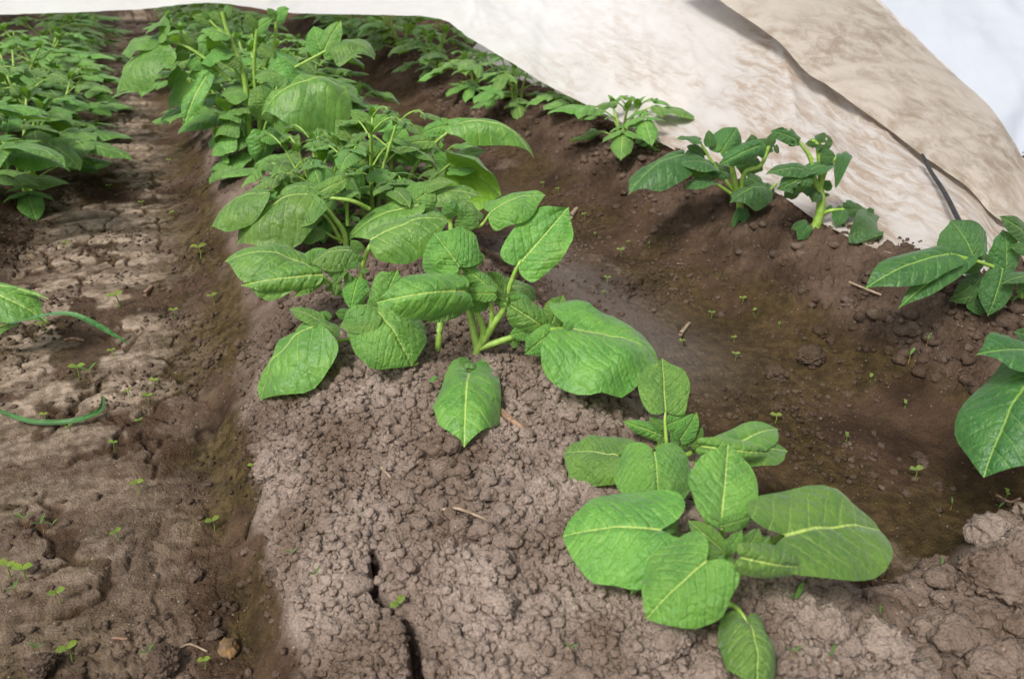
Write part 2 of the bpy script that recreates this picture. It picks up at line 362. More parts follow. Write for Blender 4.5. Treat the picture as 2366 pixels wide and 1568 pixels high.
def fleece_mat(name, c, dirt, amount, trans=.35):
    m, t = newmat(name); N = NT(t)
    uv = N.n('ShaderNodeUVMap').outputs[0]; mp = N.n('ShaderNodeMapping'); N.l(uv, mp.inputs[0]); mp.inputs['Scale'].default_value = (1., 2.6, 1.); mp.inputs['Rotation'].default_value = (0, 0, .5)
    big = N.noise(uv, 1.6, 4., .6, .4); st_ = N.noise(mp.outputs[0], 7., 7., .72, .5); fi = N.noise(mp.outputs[0], 90., 4., .7, .8)
    d = N.m('MULTIPLY', N.ramp(big, .30, .56), N.ramp(st_, .36, .66))
    d = N.m('ADD', d, N.m('MULTIPLY', N.ramp(fi, .5, .75), N.m('MULTIPLY', N.ramp(big, .3, .6), .45)), clamp=True)
    sy = N.n('ShaderNodeSeparateXYZ'); N.l(N.n('ShaderNodeNewGeometry').outputs['Position'], sy.inputs[0])
    cln = N.m('SUBTRACT', 1., N.m('MULTIPLY', N.ramp(N.m('SUBTRACT', sy.outputs[1], N.m('MULTIPLY', sy.outputs[0], .35)), 1.0, 2.5), .88))
    d = N.m('MULTIPLY', N.m('MULTIPLY', d, amount), cln, clamp=True); amount = cln if amount > .25 else 0.
    cb = N.mix(N.m('MULTIPLY', cln, .75), c, (.72, .67, .62, 1)) if trans == .5 else c
    col = N.mix(d, cb, dirt)
    spk = N.ramp(N.noise(uv, 40., 5., .75), .70, .78); col = N.mix(N.m('MULTIPLY', N.m('MULTIPLY', spk, amount), .5), col, (.22, .15, .08, 1))
    h = N.m('ADD', N.m('MULTIPLY', st_, 1.), N.m('MULTIPLY', fi, .3))
    b = N.n('ShaderNodeBump'); b.inputs['Strength'].default_value = .13; b.inputs['Distance'].default_value = .005; N.l(h, b.inputs['Height'])
    p = N.n('ShaderNodeBsdfPrincipled'); N.l(col, p.inputs['Base Color']); p.inputs['Roughness'].default_value = .7; p.inputs['Specular IOR Level'].default_value = .25
    N.l(b.outputs[0], p.inputs['Normal'])
    tr = N.n('ShaderNodeBsdfTranslucent'); N.l(col, tr.inputs[0]); mx = N.n('ShaderNodeMixShader'); mx.inputs[0].default_value = trans
    N.l(p.outputs[0], mx.inputs[1]); N.l(tr.outputs[0], mx.inputs[2]); o = N.n('ShaderNodeOutputMaterial'); N.l(mx.outputs[0], o.inputs[0]); return m
M_FLEECE = fleece_mat('fleece', (.90, .89, .88, 1), (.44, .31, .20, 1), .85, .5)
M_HEM = fleece_mat('fleece_stained', (.47, .42, .36, 1), (.22, .16, .105, 1), .75, .3)
M_CLEAN = fleece_mat('fleece_clean', (.60, .64, .70, 1), (.52, .56, .63, 1), .2)

# ------------------------------------------------------------------ ground mesh: finer near the camera, reaches the horizon
def build_ground():
    ang = np.radians(np.concatenate([np.linspace(-178, -50, 90, endpoint=False), np.linspace(-50, 52, 1250), np.linspace(52, 178, 90)[1:]])) + YAW
    r = np.concatenate([np.linspace(.02, .22, 25, endpoint=False), .22*np.exp(np.linspace(0, math.log(8/.22), 1050)), 8*np.exp(np.linspace(0, math.log(40), 60))[1:]])
    A, R = np.meshgrid(ang, r, indexing='ij'); X = np.sin(A)*R; Y = np.cos(A)*R
    sh = X.shape; h, dry, alg, mud, wet = field(X.ravel(), Y.ravel())
    V = np.stack([X.ravel(), Y.ravel(), h], 1)
    F = grid_faces(sh[0], sh[1])[:, ::-1]
    me = mesh_np('ground', V, F); paint(me, np.stack([dry, alg, mud, wet], 1))
    o = add('ground', me, M_SOIL); tag(o, 'brown ridged soil of a potato field with furrows', None, None, 'structure')
    n = V[:, :]  # make sure faces look up
    if me.polygons[len(me.polygons)//2].normal.z < 0: me.flip_normals()
build_ground()

# ------------------------------------------------------------------ loose clods and crumbs
rng = np.random.RandomState(7)
import bmesh
def ico(sub):
    bm = bmesh.new(); bmesh.ops.create_icosphere(bm, subdivisions=sub, radius=1.); V = np.array([v.co[:] for v in bm.verts]); F = np.array([[v.index for v in f.verts] for f in bm.faces]); bm.free(); return V, F
def vn3(x, y, z, s):
    iz = np.floor(z); fz = z-iz; fz = fz*fz*(3-2*fz); ix = np.floor(x); iy = np.floor(y); fx = x-ix; fy = y-iy; fx = fx*fx*(3-2*fx); fy = fy*fy*(3-2*fy); r = 0
    for k in (0, 1):
        o = (iz+k)*157+s; a = hsh(ix+o*31, iy+o*17, s); b = hsh(ix+1+o*31, iy+o*17, s); c = hsh(ix+o*31, iy+1+o*17, s); d = hsh(ix+1+o*31, iy+1+o*17, s)
        r = r+((a+(b-a)*fx)*(1-fy)+(c+(d-c)*fx)*fy)*(fz if k else 1-fz)
    return r-.5
def n3(V, f, s): return vn3(V[:, 0]*f+s, V[:, 1]*f+3.3, V[:, 2]*f+7.7, int(s) % 97)+.5*vn3(V[:, 0]*f*2.1+s, V[:, 1]*f*2.1, V[:, 2]*f*2.1, int(s) % 89+5)
def lumps(sub, k, amp=.8):
    V, F = ico(sub); out = []
    for i in range(k):
        s = i*13.7+sub; r = 1+amp*n3(V, 1.3, s)+.3*amp*n3(V, 4., s+3)+(.22*np.abs(n3(V, 9., s+5))+.14*np.abs(n3(V, 20., s+8)) if sub > 3 else 0)
        out.append(V*r[:, None]*np.array([1, .72+.25*((i*37) % 10)/10, .62+.2*((i*53) % 10)/10]))
    return out, F
def scatter(n, xr, yr, rr, fn, sub, sink, name, label, power=2.2):
    P = np.stack([rng.uniform(*xr, n*4), rng.uniform(*yr, n*4)], 1)
    pr = fn(P[:, 0], P[:, 1]); P = P[rng.rand(len(P)) < pr][:n]; n = len(P)
    h, dry, alg, mud, wet = field(P[:, 0], P[:, 1])
    r = rr[0]+(rr[1]-rr[0])*rng.rand(n)**power
    shapes, F = lumps(sub, 9); nv = len(shapes[0])
    V = np.empty((n, nv, 3)); idx = rng.randint(0, 9, n); a = rng.rand(n)*6.283
    for i in range(n):
        s = shapes[idx[i]]*r[i]; c, q = math.cos(a[i]), math.sin(a[i])
        V[i, :, 0] = s[:, 0]*c-s[:, 1]*q+P[i, 0]; V[i, :, 1] = s[:, 0]*q+s[:, 1]*c+P[i, 1]; V[i, :, 2] = s[:, 2]+h[i]+r[i]*sink
    FF = (F[None]+(np.arange(n)*nv)[:, None, None]).reshape(-1, 3)
    me = mesh_np(name, V.reshape(-1, 3), FF, None, sub > 2)
    d = np.clip(np.maximum(dry, .25)+.25*(rng.rand(n)-.5), 0, 1)
    paint(me, np.repeat(np.stack([d, alg*.35, mud*.2, wet*0], 1), nv, 0))
    o = add(name, me, M_SOIL); tag(o, label, None, None, 'stuff')
R1 = lambda x, y: ridge(x, y)
scatter(26000, (-.1, .75), (.22, 1.15), (.0012, .0056), lambda x, y: sm(.2, .7, R1(x, y))*(.25+.75*sm(-.1, .2, fbm(x*6, y*6, 200, 2)))*(x < .62), 2, .3, 'soil_crumbs', 'fine loose soil crumbs on the near ridge')
scatter(800, (-.1, .65), (.22, 1.2), (.004, .0105), lambda x, y: sm(.25, .7, R1(x, y))*(.2+.8*sm(0, .2, fbm(x*5, y*5, 205, 2))), 3, .25, 'small_clods', 'small soil clods on the near ridge', 1.7)
scatter(7000, (-.6, 1.0), (.3, 2.4), (.0015, .0055), lambda x, y: (1-sm(.2, .4, R1(x, y)))*sm(.0, .35, fbm(x*7, y*7, 81, 3)+.1), 2, .35, 'furrow_crumbs', 'crumbs washed into the furrows', 3.)
scatter(520, (-.5, 1.0), (.3, 1.6), (.004, .009), lambda x, y: (1-sm(.2, .4, R1(x, y)))*sm(.1, .3, fbm(x*5, y*5, 211, 3)), 3, .05, 'furrow_clods', 'small clods lying in the furrows', 3.)
scatter(9000, (-.2, 1.5), (.45, 4.0), (.003, .014), lambda x, y: sm(.15, .5, R1(x, y))*(.2+.8*sm(-.05, .2, fbm(x*4, y*4, 221, 2)))*(.25+.75*(x > .7)), 2, .0, 'ridge_crumbs', 'crumbs on the farther ridges', 3.)
def mnd(x, y): return sm(.40, .5, x)*(1-sm(.85, 1.0, x))*(1-sm(.33, .41, y+.15*(.7-x)))
scatter(260, (.38, .95), (.1, .42), (.006, .021), mnd, 4, .5, 'mound_clods', 'broken clods heaped at the row end', 2.)
scatter(130, (.12, .75), (.18, .40), (.005, .016), lambda x, y: (1-sm(.28, .38, y+.12*(.45-x)))*sm(-.3, .1, fbm(x*9, y*9, 401, 2)), 4, .3, 'front_clods', 'rough clods along the near end of the ridge', 1.6)
def clod(px, py, wpx, label, seed, z=.12, sq=(1, .85, .7), mud=0., onmud=False):
    p = gpt(px, py, z); d = float(np.dot(p-CAM, FW)); r = .5*wpx*d/FPX
    V, F = ico(5); q = 1+.6*n3(V, 1.2, seed)+.5*np.abs(n3(V, 3.0, seed+5))+.36*np.abs(n3(V, 8., seed+9))+.22*np.abs(n3(V, 19., seed+2))-.12
    V = V*q[:, None]*np.array(sq)*r; a = seed*1.7; c, s = math.cos(a), math.sin(a)
    V = np.stack([V[:, 0]*c-V[:, 1]*s, V[:, 0]*s+V[:, 1]*c, V[:, 2]], 1)
    me = mesh_np('soil_clod', V, F); _, dry, alg, _, _ = field(np.array([p[0]]), np.array([p[1]]))
    paint(me, np.tile([max(.3, float(dry[0])), float(alg[0])*.3, mud, 0], (len(V), 1)))
    o = add('soil_clod', me, M_SOIL); o.location = Vector((p[0], p[1], p[2]+.6*r*sq[2]))
    tag(o, label, 'clod', 'larger clods on the soil')
for c in [(625, 1080, 78, 'big rough clod on the left shoulder of the centre ridge', 3), (685, 1062, 42, 'rounded clod just right of the big rough one', 11),
          (1067, 1218, 52, 'smooth round clod right of the thin twig', 17), (1015, 1185, 38, 'pale rounded clod at the left end of the thin twig', 19),
          (1038, 1457, 54, 'grey clod beside the wide crack near the bottom edge', 23), (1158, 1302, 46, 'oval clod between the crack and the front plant', 29),
          (1287, 1230, 42, 'clod touching the big left leaf of the front plant', 31), (1245, 1120, 60, 'broad clod up the ridge behind the front plant', 37),
          (1550, 1480, 110, 'large crusty clod under the front leaf at the bottom', 41), (1635, 1560, 90, 'clod cut by the bottom edge below the front plant', 43),
          (2040, 1500, 120, 'tall pale clod at the row end left of the dark one', 47), (2250, 1470, 150, 'largest crusty clod in the heap at the bottom right', 53),
          (2315, 1415, 120, 'dark smooth clod behind the heap at the right edge', 59), (2130, 1400, 80, 'pale clod at the back of the bottom right heap', 61),
          (1910, 1450, 95, 'clod in the heap right of the dark green hanging leaf', 67), (1800, 1400, 80, 'knobbly clod just right of the front plant stem', 71),
          (380, 1560-20, 70, 'flat long clod in the left furrow at the bottom', 73), (30, 1480, 34, 'small dark clod at the left edge near the bottom', 79),
          (105, 1555, 66, 'clod cut by the bottom edge in the left furrow', 83), (450, 1335, 34, 'small dark clod in the left furrow beside the ridge', 89),
          (865, 1410, 44, 'clod next to the two-leaved sprout on the crack', 97), (1160, 1400, 70, 'flattened clod low on the ridge left of the front leaf', 101),
          (500, 1468, 30, 'little pale clod in the left furrow near the ochre lump', 103), (1260, 1380, 50, 'lumpy clod under the big left leaf of the front plant', 107),
          (2210, 670, 50, 'dark clod on the right ridge beside the hanging leaves', 109), (1870, 860-20, 60, 'dark brown clod on the flank of the right ridge', 113),
          (1790, 870, 50, 'brown clod low on the flank of the right ridge', 119), (2120, 1060, 30, 'little clod in the right furrow below the dark leaf', 127)]:
    z = .12
    clod(c[0], c[1], c[2], c[3], c[4])
# ochre lump
p_ = gpt(530, 1500); V, F = ico(4); V = V*(1+.5*n3(V, 1.6, 7)+.2*n3(V, 5, 3))[:, None]*np.array([.009, .013, .007])
o = add('ochre_lump', mesh_np('ochre_lump', V, F), simple_mat('ochre', (.20, .11, .035, 1), (.09, .06, .035, 1), .8, 90., .8)); o.location = Vector(p_)+Vector((0, 0, .004))
tag(o, 'ochre orange lump of earth in the left furrow at the bottom', 'clod')

# ------------------------------------------------------------------ leaves and stems
def unit(v): return v/(np.linalg.norm(v)+1e-12)
def leaf_geo(B, T, nrm, W, bend=.08, cup=.25, fold=.12, cord=.12, wave=.08, puck=1., seed=0, nu=22, nv=14, wide=.38, curl=0., tipc=.07, tipk=1.):
    """one leaflet: B, T ends of the midrib; nrm upper side; W full width"""
    rs = np.random.RandomState(seed % 100003); L = np.linalg.norm(T-B); a = (T-B)/L; n = unit(nrm-a*np.dot(nrm, a)); s = np.cross(n, a)
    k = min(1., cord/.16); c = cord; t6 = tipk
    cpt = np.array([(0, 0, 0), (.02*(1-k)-.72*c*k, .20, .03), (.055*(1-k)-1.0*c*k, .46+.04*k, .08), (.12*(1-k)-.62*c*k, .72+.06*k, .15), (wide*(.55-.25*k), .92, .27),
                    (wide, 1., .44), ((wide+1)*.5, .86-.10*t6, .67), (.89, .52-.20*t6, .86), (.965, .26-.17*t6, .95), (1, 0, 1)])
    H_ = crom(cpt, nu); v = np.linspace(-1, 1, nv); V_ = np.repeat(v[None], nu, 0)
    xo, yo, xm = H_[:, 0:1], np.clip(H_[:, 1:2], 0, 2), H_[:, 2:3]
    U_ = np.repeat(xm, nv, 1); pr = np.repeat(yo, nv, 1)
    ph = rs.rand(6)*6.28
    wave = wave*(.8+.9*rs.rand())+.02; ser = 1+.022*np.sin(23*U_+ph[0]+V_*1.5)+.03*np.sin(9*U_+ph[1]+V_)
    hw = .5*W; y = V_*hw*pr*ser
    x = L*(xm+(xo-xm)*np.abs(V_)**1.35)
    lat = U_-.62*np.abs(y/L)-.9*(y/L)**2; tt = lat*6.5+.45*(V_ > 0)
    z = bend*L*4*U_*(1-U_) - tipc*L*U_**3
    av = np.abs(V_)
    z = z + fold*hw*(av*pr)*1.2 - cup*hw*(av*pr)**2*1.5
    z = z + min(puck, 1.2)*.026*hw*np.abs(np.sin(math.pi*tt))**.7*np.sin(math.pi*av)*pr*2*(.1+.9*np.clip(.5+2*vnoise(U_*3+seed % 97, V_*1.5+5, seed % 31), 0, 1)) + puck*.13*hw*vnoise(U_*5+seed % 89, V_*2.5+9, seed % 37)*pr
    z = z + wave*hw*av**2*(np.sin(7.5*U_+ph[2]+V_*1.2)+.6*np.sin(15*U_+ph[3]-V_*2))*pr
    z = z - curl*hw*sm(.6, 1, av)*.8
    y = y*(1-.18*cup*av**2)
    P = B + x[..., None]*a + y[..., None]*s + z[..., None]*n
    uv = np.stack([x/L, y/L], -1)
    return P.reshape(-1, 3), grid_faces(nu, nv), uv.reshape(-1, 2)
def lean(kind):
    """rough facing directions for the upper side"""
    up = np.array([0, 0, 1.]); toc = -HD; r = RT
    return {'u': up+.35*toc, 'c': up*.6+toc*1., 'f': up*.25+toc*1.2, 'l': up-.8*r+.3*toc, 'r': up+.8*r+.3*toc, 'b': up*.5-toc*.9,
            'dl': up*.5-1.*r+.6*toc, 'dr': up*.5+1.*r+.6*toc, 'w': -toc*.7+up*.7, 't': up}[kind]
class Plant:
    def __init__(s, base, label, group='potato plants on the ridges', name='potato_plant', cat='plant', dark=False):
        s.b = np.array([base[0], base[1], gz(base[0], base[1])-.004]); s.o = empty(name, s.b, label, cat, group); s.stem = MB(); s.k = 0; s.mat = M_LEAF_SHADED if dark else M_LEAF; s.seed = int(abs(base[0]*7919+base[1]*104729)*10) % 9999
    def pt(s, c, x, y, d):
        X, Y = dpx(c, x, y)
        return at_z(X, Y, d[1]) if isinstance(d, tuple) else at_y(X, Y, s.b, d)
    def tube(s, c, pts, r0, r1, ground_first=False, n=14):
        P = [s.pt(c, *q) for q in pts]
        if ground_first: P = [s.b+np.array([P[0][0]-s.b[0], P[0][1]-s.b[1], -.008])*np.array([.6, .6, 1])]+P
        V, F, U = tube(P, r0*.88, r1*.88, n, 8); s.stem.put(V-s.b, F, U)
        return P
    def leaf(s, c, bx, by, db, tx, ty, dt, w, face='u', att=None, **kw):
        B = s.pt(c, bx, by, db); T = s.pt(c, tx, ty, dt); nrm = lean(face)
        a = unit(T-B); n = unit(nrm-a*np.dot(nrm, a)); sv = np.cross(n, a)
        mid = .5*(B+T); vw = unit(mid-CAM); dep = float(np.dot(mid-CAM, FW))
        ap = a-vw*np.dot(a, vw); sp_ = sv-vw*np.dot(sv, vw); q = unit(ap); across = np.linalg.norm(sp_-q*np.dot(sp_, q))
        W = dlen(c, w)*dep/FPX/max(.42, across)
        s.k += 1
        V, F, U = leaf_geo(B, T, nrm, W, seed=s.seed+s.k*31, nu=26, nv=16, **kw)
        V = V-s.b
        o = add('leaf', mesh_np('leaf', V, F, U), s.mat, s.o)
        if att is not None:                           # short stalk to a point of the stem
            A = s.pt(c, *att); V, F, U = tube([A, .5*(A+B)+np.array([0, 0, .004]), B], .0024, .0017, 8, 6); s.stem.put(V-s.b, F, U)
        return o
    def done(s):
        if s.stem.n: add('stem', s.stem.mesh('stem'), M_STEM, s.o)

def compound(mb, B, dirv, L, size, rs, lod=0, droop=.35, up=None):
    """compound leaf: rachis with a terminal leaflet and side pairs, into one mesh builder (0 leaf, 1 stalk)"""
    d = unit(dirv); e = np.array([d[0], d[1], 0]); e = unit(e) if np.linalg.norm(e) > .05 else np.array([1., 0, 0])
    L = max(L, size*1.15); P = [B, B+d*L*.5+np.array([0, 0, .02*L]), B+d*L*.8+e*L*.1-np.array([0, 0, droop*L*.1]), B+d*L*.85+e*L*.35-np.array([0, 0, droop*L*.45])]
    C = crom(P, 9); V, F, U = tube(P, .0024, .0013, 8, 5); mb.put(V, F, U, 1)
    nu, nv = (12, 7) if lod == 0 else (7, 5)
    def lf(p, ax, l, w, tilt):
        n = unit(np.array([0, 0, 1.])+tilt); T = p+unit(ax)*l
        V, F, U = leaf_geo(p, T, n, w, bend=rs.uniform(.04, .14), cup=rs.uniform(.2, .55), fold=rs.uniform(.05, .25), cord=.1, wave=.09, puck=1., seed=rs.randint(9999), nu=nu, nv=nv, tipc=rs.uniform(0, .15)); mb.put(V, F, U, 0)
    side = np.cross(np.array([0, 0, 1.]), e)
    lf(C[-1], e+np.array([0, 0, -rs.uniform(.15, .9)*droop*2]), size, size*rs.uniform(.6, .78), e*.3+rs.randn(3)*.15)
    for k, (i, sc) in enumerate(((7, .72), (5, .52), (3, .3))):
        if k == 2 and rs.rand() < .4: continue
        for sg in (-1, 1):
            lf(C[i], e*.55+side*sg+np.array([0, 0, -rs.uniform(0, .6)]), size*sc*rs.uniform(.85, 1.15), size*sc*rs.uniform(.55, .72), side*sg*.35+rs.randn(3)*.15)
def gen_parts(seed, ns, H, size, spread=.5, lod=0, nl=6):
    rs = np.random.RandomState(seed); stem = MB(); leaves = []
    a0 = rs.rand()*6.28
    for i in range(ns):
        a = a0+i*6.28/ns+rs.uniform(-.5, .5); o = np.array([math.cos(a), math.sin(a), 0]); h = H*rs.uniform(.75, 1.05)
        P = [o*.012+np.array([0, 0, -.01]), o*spread*h*.25+np.array([0, 0, h*.45]), o*spread*h*.6+np.array([0, 0, h*.95])]
        V, F, U = tube(P, .0052, .0028, 10, 6); stem.put(V, F, U); C = crom(P, 20)
        b = rs.rand()*6.28
        for k in range(nl):
            t = .18+.82*k/(nl-1); p = C[min(19, int(t*19))]; b += 2.4
            e = np.array([math.cos(b), math.sin(b), 0])+.6*o; upw = .35+.9*t
            sz = size*(1.05-.55*abs(t-.55)*1.2) if t < .95 else size*.5
            mb = MB(); compound(mb, p, unit(e)+np.array([0, 0, upw*.7]), h*rs.uniform(.26, .42)*(1-.4*t)+.02, sz, rs, lod, droop=rs.uniform(.25, .7)); leaves.append(mb)
        for k in range(3):                               # young leaves at the tip
            b += 2.1; e = np.array([math.cos(b), math.sin(b), 0]); mb = MB()
            V, F, U = leaf_geo(C[-1], C[-1]+unit(e*.6+np.array([0, 0, .9]))*size*.45, np.array([0, 0, 1.])-e*.8, size*.22, bend=.1, cup=.1, fold=.35, seed=rs.randint(9999), nu=8, nv=5); mb.put(V, F, U, 0)
            leaves.append(mb)
    return stem, leaves
PROTO = {}
def gen_plant(key, pos, rot, scale, label, group, squash=1., name='potato_plant', dark=False, tilt=(0, 0)):
    seed, ns, H, size, spread, lod, nl = key
    k2 = (key, dark)
    if k2 not in PROTO:
        stem, leaves = gen_parts(*key); ml = M_LEAF_SHADED if dark else M_LEAF
        root = empty(name, (0, 0, 0)); add('stem', stem.mesh('stem'), M_STEM, root)
        for mb in leaves: add('leaf', mb.mesh('leaf'), [ml, M_STEM], root)
        PROTO[k2] = root; r = root
    else: r = copy_tree(PROTO[k2])
    for k in list(r.keys()): del r[k]
    r.location = (pos[0], pos[1], gz(pos[0], pos[1])-.003); r.rotation_euler = (tilt[0], tilt[1], rot); r.scale = (scale, scale, scale*squash)
    tag(r, label, 'plant', group); return r

# ------------------------------------------------------------------ the near plants, leaf by leaf
def base(x, y): return gpt(x, y)
# front plant
p = Plant(base(1690, 1335), 'low broad-leaved plant at the front, its biggest leaves spread flat over the ridge')
z = lambda v: (v,)
Z = lambda v: ('z', v)
p.tube('C', [(1330, 1090, 0.), (1310, 1020, 0.), (1260, 960, 0.)], .0052, .0035, True)
p.tube('C', [(1330, 1090, 0.), (1400, 1010, .0), (1560, 860, .01), (1650, 800, Z(.196))], .0042, .0026)
p.tube('C', [(1320, 1060, 0.), (1160, 960, -.01), (960, 860, -.01), (770, 802, Z(.182))], .0036, .0026)
p.tube('C', [(1240, 990, 0.), (1225, 880, .01), (1220, 760, Z(.20))], .003, .0022)
p.tube('C', [(1250, 1060, 0.), (1200, 1020, -.02), (1110, 1000, Z(.198))], .003, .0022)
p.tube('C', [(1290, 1110, 0.), (1180, 1265, Z(.145)), (1290, 1290, Z(.147)), (1355, 1350, Z(.151)), (1388, 1405, Z(.149))], .0036, .0014)
p.leaf('C', 795, 770, Z(.184), 104, 790, Z(.165), 720, 'u', cord=.24, tipk=.6, bend=.05, cup=.30, fold=.10, wide=.43, wave=.05)
p.leaf('C', 730, 890, Z(.170), 585, 1215, Z(.142), 200, 'u', bend=.02, wave=.12)
p.leaf('C', 775, 790, Z(.176), 872, 610, Z(.172), 190, 'u', bend=.1)
p.leaf('C', 790, 780, Z(.165), 962, 835, Z(.150), 130, 'u', bend=.1)
p.leaf('C', 1213, 770, Z(.198), 1278, 165, Z(.238), 470, 'c', cord=.0, tipk=.5, bend=-.03, cup=.12, fold=.14, wide=.5, wave=.05)
p.leaf('C', 1222, 730, Z(.200), 1068, 660, Z(.206), 90, 'c')
p.leaf('C', 1222, 740, Z(.200), 1420, 678, Z(.206), 120, 'c')
p.leaf('C', 1215, 905, Z(.196), 985, 702, Z(.208), 160, 'c', fold=.3, bend=.05)
p.leaf('C', 1660, 810, Z(.198), 2365, 745, Z(.168), 660, 'u', cord=.22, tipk=.5, bend=.07, cup=.22, fold=.14, wide=.46, wave=.05)
p.leaf('C', 1112, 985, Z(.202), 690, 1385, Z(.165), 620, 'u', cord=.20, tipk=.9, bend=.06, cup=.32, fold=.08, wide=.40, wave=.04, tipc=.02)
p.leaf('C', 1345, 960, Z(.212), 1800, 1032, Z(.190), 260, 'c', bend=.12, cup=.5, fold=.1, wide=.42)
p.leaf('C', 1255, 900, Z(.205), 1358, 770, Z(.222), 110, 'c', fold=.4)
p.leaf('C', 1360, 930, Z(.200), 1480, 760, Z(.214), 150, 'c', fold=.4)
p.leaf('C', 1380, 930, Z(.195), 1560, 810, Z(.205), 90, 'c', fold=.3)
p.leaf('C', 1180, 960, Z(.200), 1070, 875, Z(.206), 110, 'c')
p.leaf('C', 1200, 990, Z(.200), 1335, 1010, Z(.196), 90, 'u', bend=.2)
p.leaf('C', 1240, 930, Z(.205), 1260, 860, Z(.23), 50, 'c', fold=.5)
p.leaf('C', 1180, 990, Z(.19), 1140, 900, Z(.20), 80, 'c', fold=.3)
p.leaf('C', 1385, 1400, Z(.150), 1470, 1880, Z(.138), 430, 'c', cord=.16, tipk=.4, bend=.22, cup=.75, fold=.1, wide=.45, puck=2., wave=.04)
p.done()
# second plant of the pair
p = Plant(base(1545, 1058), 'small plant just behind the front one, with one leaf held upright')
p.tube('P', [(1060, 980, 0.), (1045, 900, 0.), (1030, 700, .01), (1035, 605, .015)], .004, .0013, True)
p.tube('P', [(1060, 990, 0.), (1210, 985, 0.), (1290, 930, .01), (1345, 895, Z(.172))], .004, .0028)
p.tube('P', [(1090, 1010, 0.), (1290, 1060, 0.), (1420, 1000, .0), (1480, 980, Z(.155))], .0035, .0024)
p.tube('P', [(1060, 980, 0.), (860, 960, -.01), (610, 985, Z(.152))], .0033, .0024)
p.tube('P', [(1050, 940, 0.), (1000, 905, -.01), (938, 950, Z(.185))], .003, .0024)
p.leaf('P', 1035, 600, .015, 1012, 135, .055, 440, 'c', bend=-.04, cup=.1, fold=.16, wide=.55, wave=.07, puck=1.6)
p.leaf('P', 1000, 810, .01, 665, 688, .02, 150, 'c', bend=.12, cup=.5)
p.leaf('P', 1010, 740, .01, 888, 655, .02, 100, 'c', bend=.1)
p.leaf('P', 1050, 720, .01, 1235, 640, .02, 160, 'c', bend=.12)
p.leaf('P', 1160, 850, .0, 1308, 615, .01, 190, 'c', fold=.35, bend=.04)
p.leaf('P', 1260, 905, .0, 1358, 735, .01, 100, 'c', fold=.3)
p.leaf('P', 1340, 905, Z(.172), 1932, 970, Z(.155), 220, 'c', bend=.2, cup=.7, fold=.06, wide=.42)
p.leaf('P', 1480, 985, Z(.155), 2030, 720, Z(.150), 330, 'u', cord=.2, bend=.06, wide=.5)
p.leaf('P', 1520, 985, Z(.151), 2118, 920, Z(.140), 290, 'u', cord=.2, bend=.05, wide=.55)
p.leaf('P', 618, 985, Z(.152), 148, 945, Z(.140), 480, 'u', cord=.22, tipk=.5, bend=.06, cup=.4, wide=.5, puck=1.7)
p.leaf('P', 938, 955, Z(.186), 982, 1440, Z(.158), 720, 'u', cord=.20, tipk=.6, bend=.07, cup=.38, fold=.06, wide=.45, wave=.03)
p.leaf('P', 985, 920, .0, 1030, 790, .01, 80, 'c', fold=.4)
p.leaf('P', 1120, 900, .0, 1085, 745, .01, 70, 'c', fold=.4)
p.leaf('P', 1190, 930, .0, 1190, 860, .0, 70, 'c', fold=.3)
p.leaf('P', 1030, 930, .0, 930, 900, .0, 60, 'c', fold=.3)
p.leaf('P', 1270, 1080, .0, 1370, 1010, .0, 70, 'c', fold=.3)
p.done()
# centre plant
p = Plant(base(1090, 842), 'large plant in the middle of the centre ridge with low forking stems and drooping leaves')
p.tube('B', [(440, 1350, 0.), (470, 1240, 0.), (510, 1150, 0.), (505, 1080, 0.), (470, 990, 0.), (400, 880, 0.), (340, 680, 0.)], .0068, .0032, True, 20)
p.tube('B', [(470, 1240, 0.), (440, 1080, .01), (405, 930, .02), (395, 870, .03)], .0062, .005)
p.tube('B', [(500, 1190, 0.), (590, 1050, 0.), (650, 960, 0.), (690, 810, .0), (750, 660, .0), (790, 590, .01)], .0058, .0022)
p.tube('B', [(560, 1100, 0.), (570, 1000, 0.), (560, 900, 0.)], .004, .003)
p.tube('B', [(480, 1230, 0.), (690, 1160, 0.), (840, 1115, 0.), (1000, 1098, -.01), (1110, 1092, Z(.205))], .0052, .0024)
p.tube('B', [(450, 1330, 0.), (445, 1355, -.03), (410, 1400, -.05)], .0045, .0035)
p.tube('B', [(200, 1300, .03), (205, 1150, .03), (215, 1040, .04)], .0052, .005, True)
p.tube('B', [(340, 680, 0.), (290, 530, .02), (285, 380, .03), (270, 330, .03)], .004, .003)
p.tube('B', [(280, 300, .04), (370, 310, .04), (475, 390, .04), (565, 290, .04)], .003, .002)
p.leaf('B', 1105, 1092, Z(.205), 1742, 1300, Z(.170), 600, 'r', cord=.24, tipk=.7, bend=.12, cup=.35, fold=.08, wide=.42, wave=.06, puck=1.5)
p.leaf('B', 1150, 1110, Z(.200), 1375, 1545, Z(.135), 330, 'u', bend=.03, wide=.5, wave=.05)
p.leaf('B', 1085, 1095, Z(.207), 1112, 1035, Z(.215), 70, 'c')
p.leaf('B', 980, 1125, .0, 655, 905, .0, 240, 'c', bend=.12, cup=.45, wide=.6)
p.leaf('B', 990, 1115, -.01, 798, 1270, -.03, 190, 'c', bend=.1, wide=.5)
p.leaf('B', 840, 1115, .0, 690, 1135, -.01, 120, 'c', wave=.15)
p.leaf('B', 975, 1085, .0, 1065, 862, .01, 190, 'c', wide=.6)
p.leaf('B', 752, 655, .0, 1105, 245, .03, 420, 'c', bend=-.03, cup=.2, fold=.2, wide=.5, wave=.1, puck=1.8)
p.leaf('B', 560, 292, .04, 938, 150, .05, 220, 'u', bend=.10, cup=.5, wide=.45, wave=.1)
p.leaf('B', 480, 345, .04, 350, 200, .04, 190, 'dr', bend=.1, cup=.6, wave=.15)
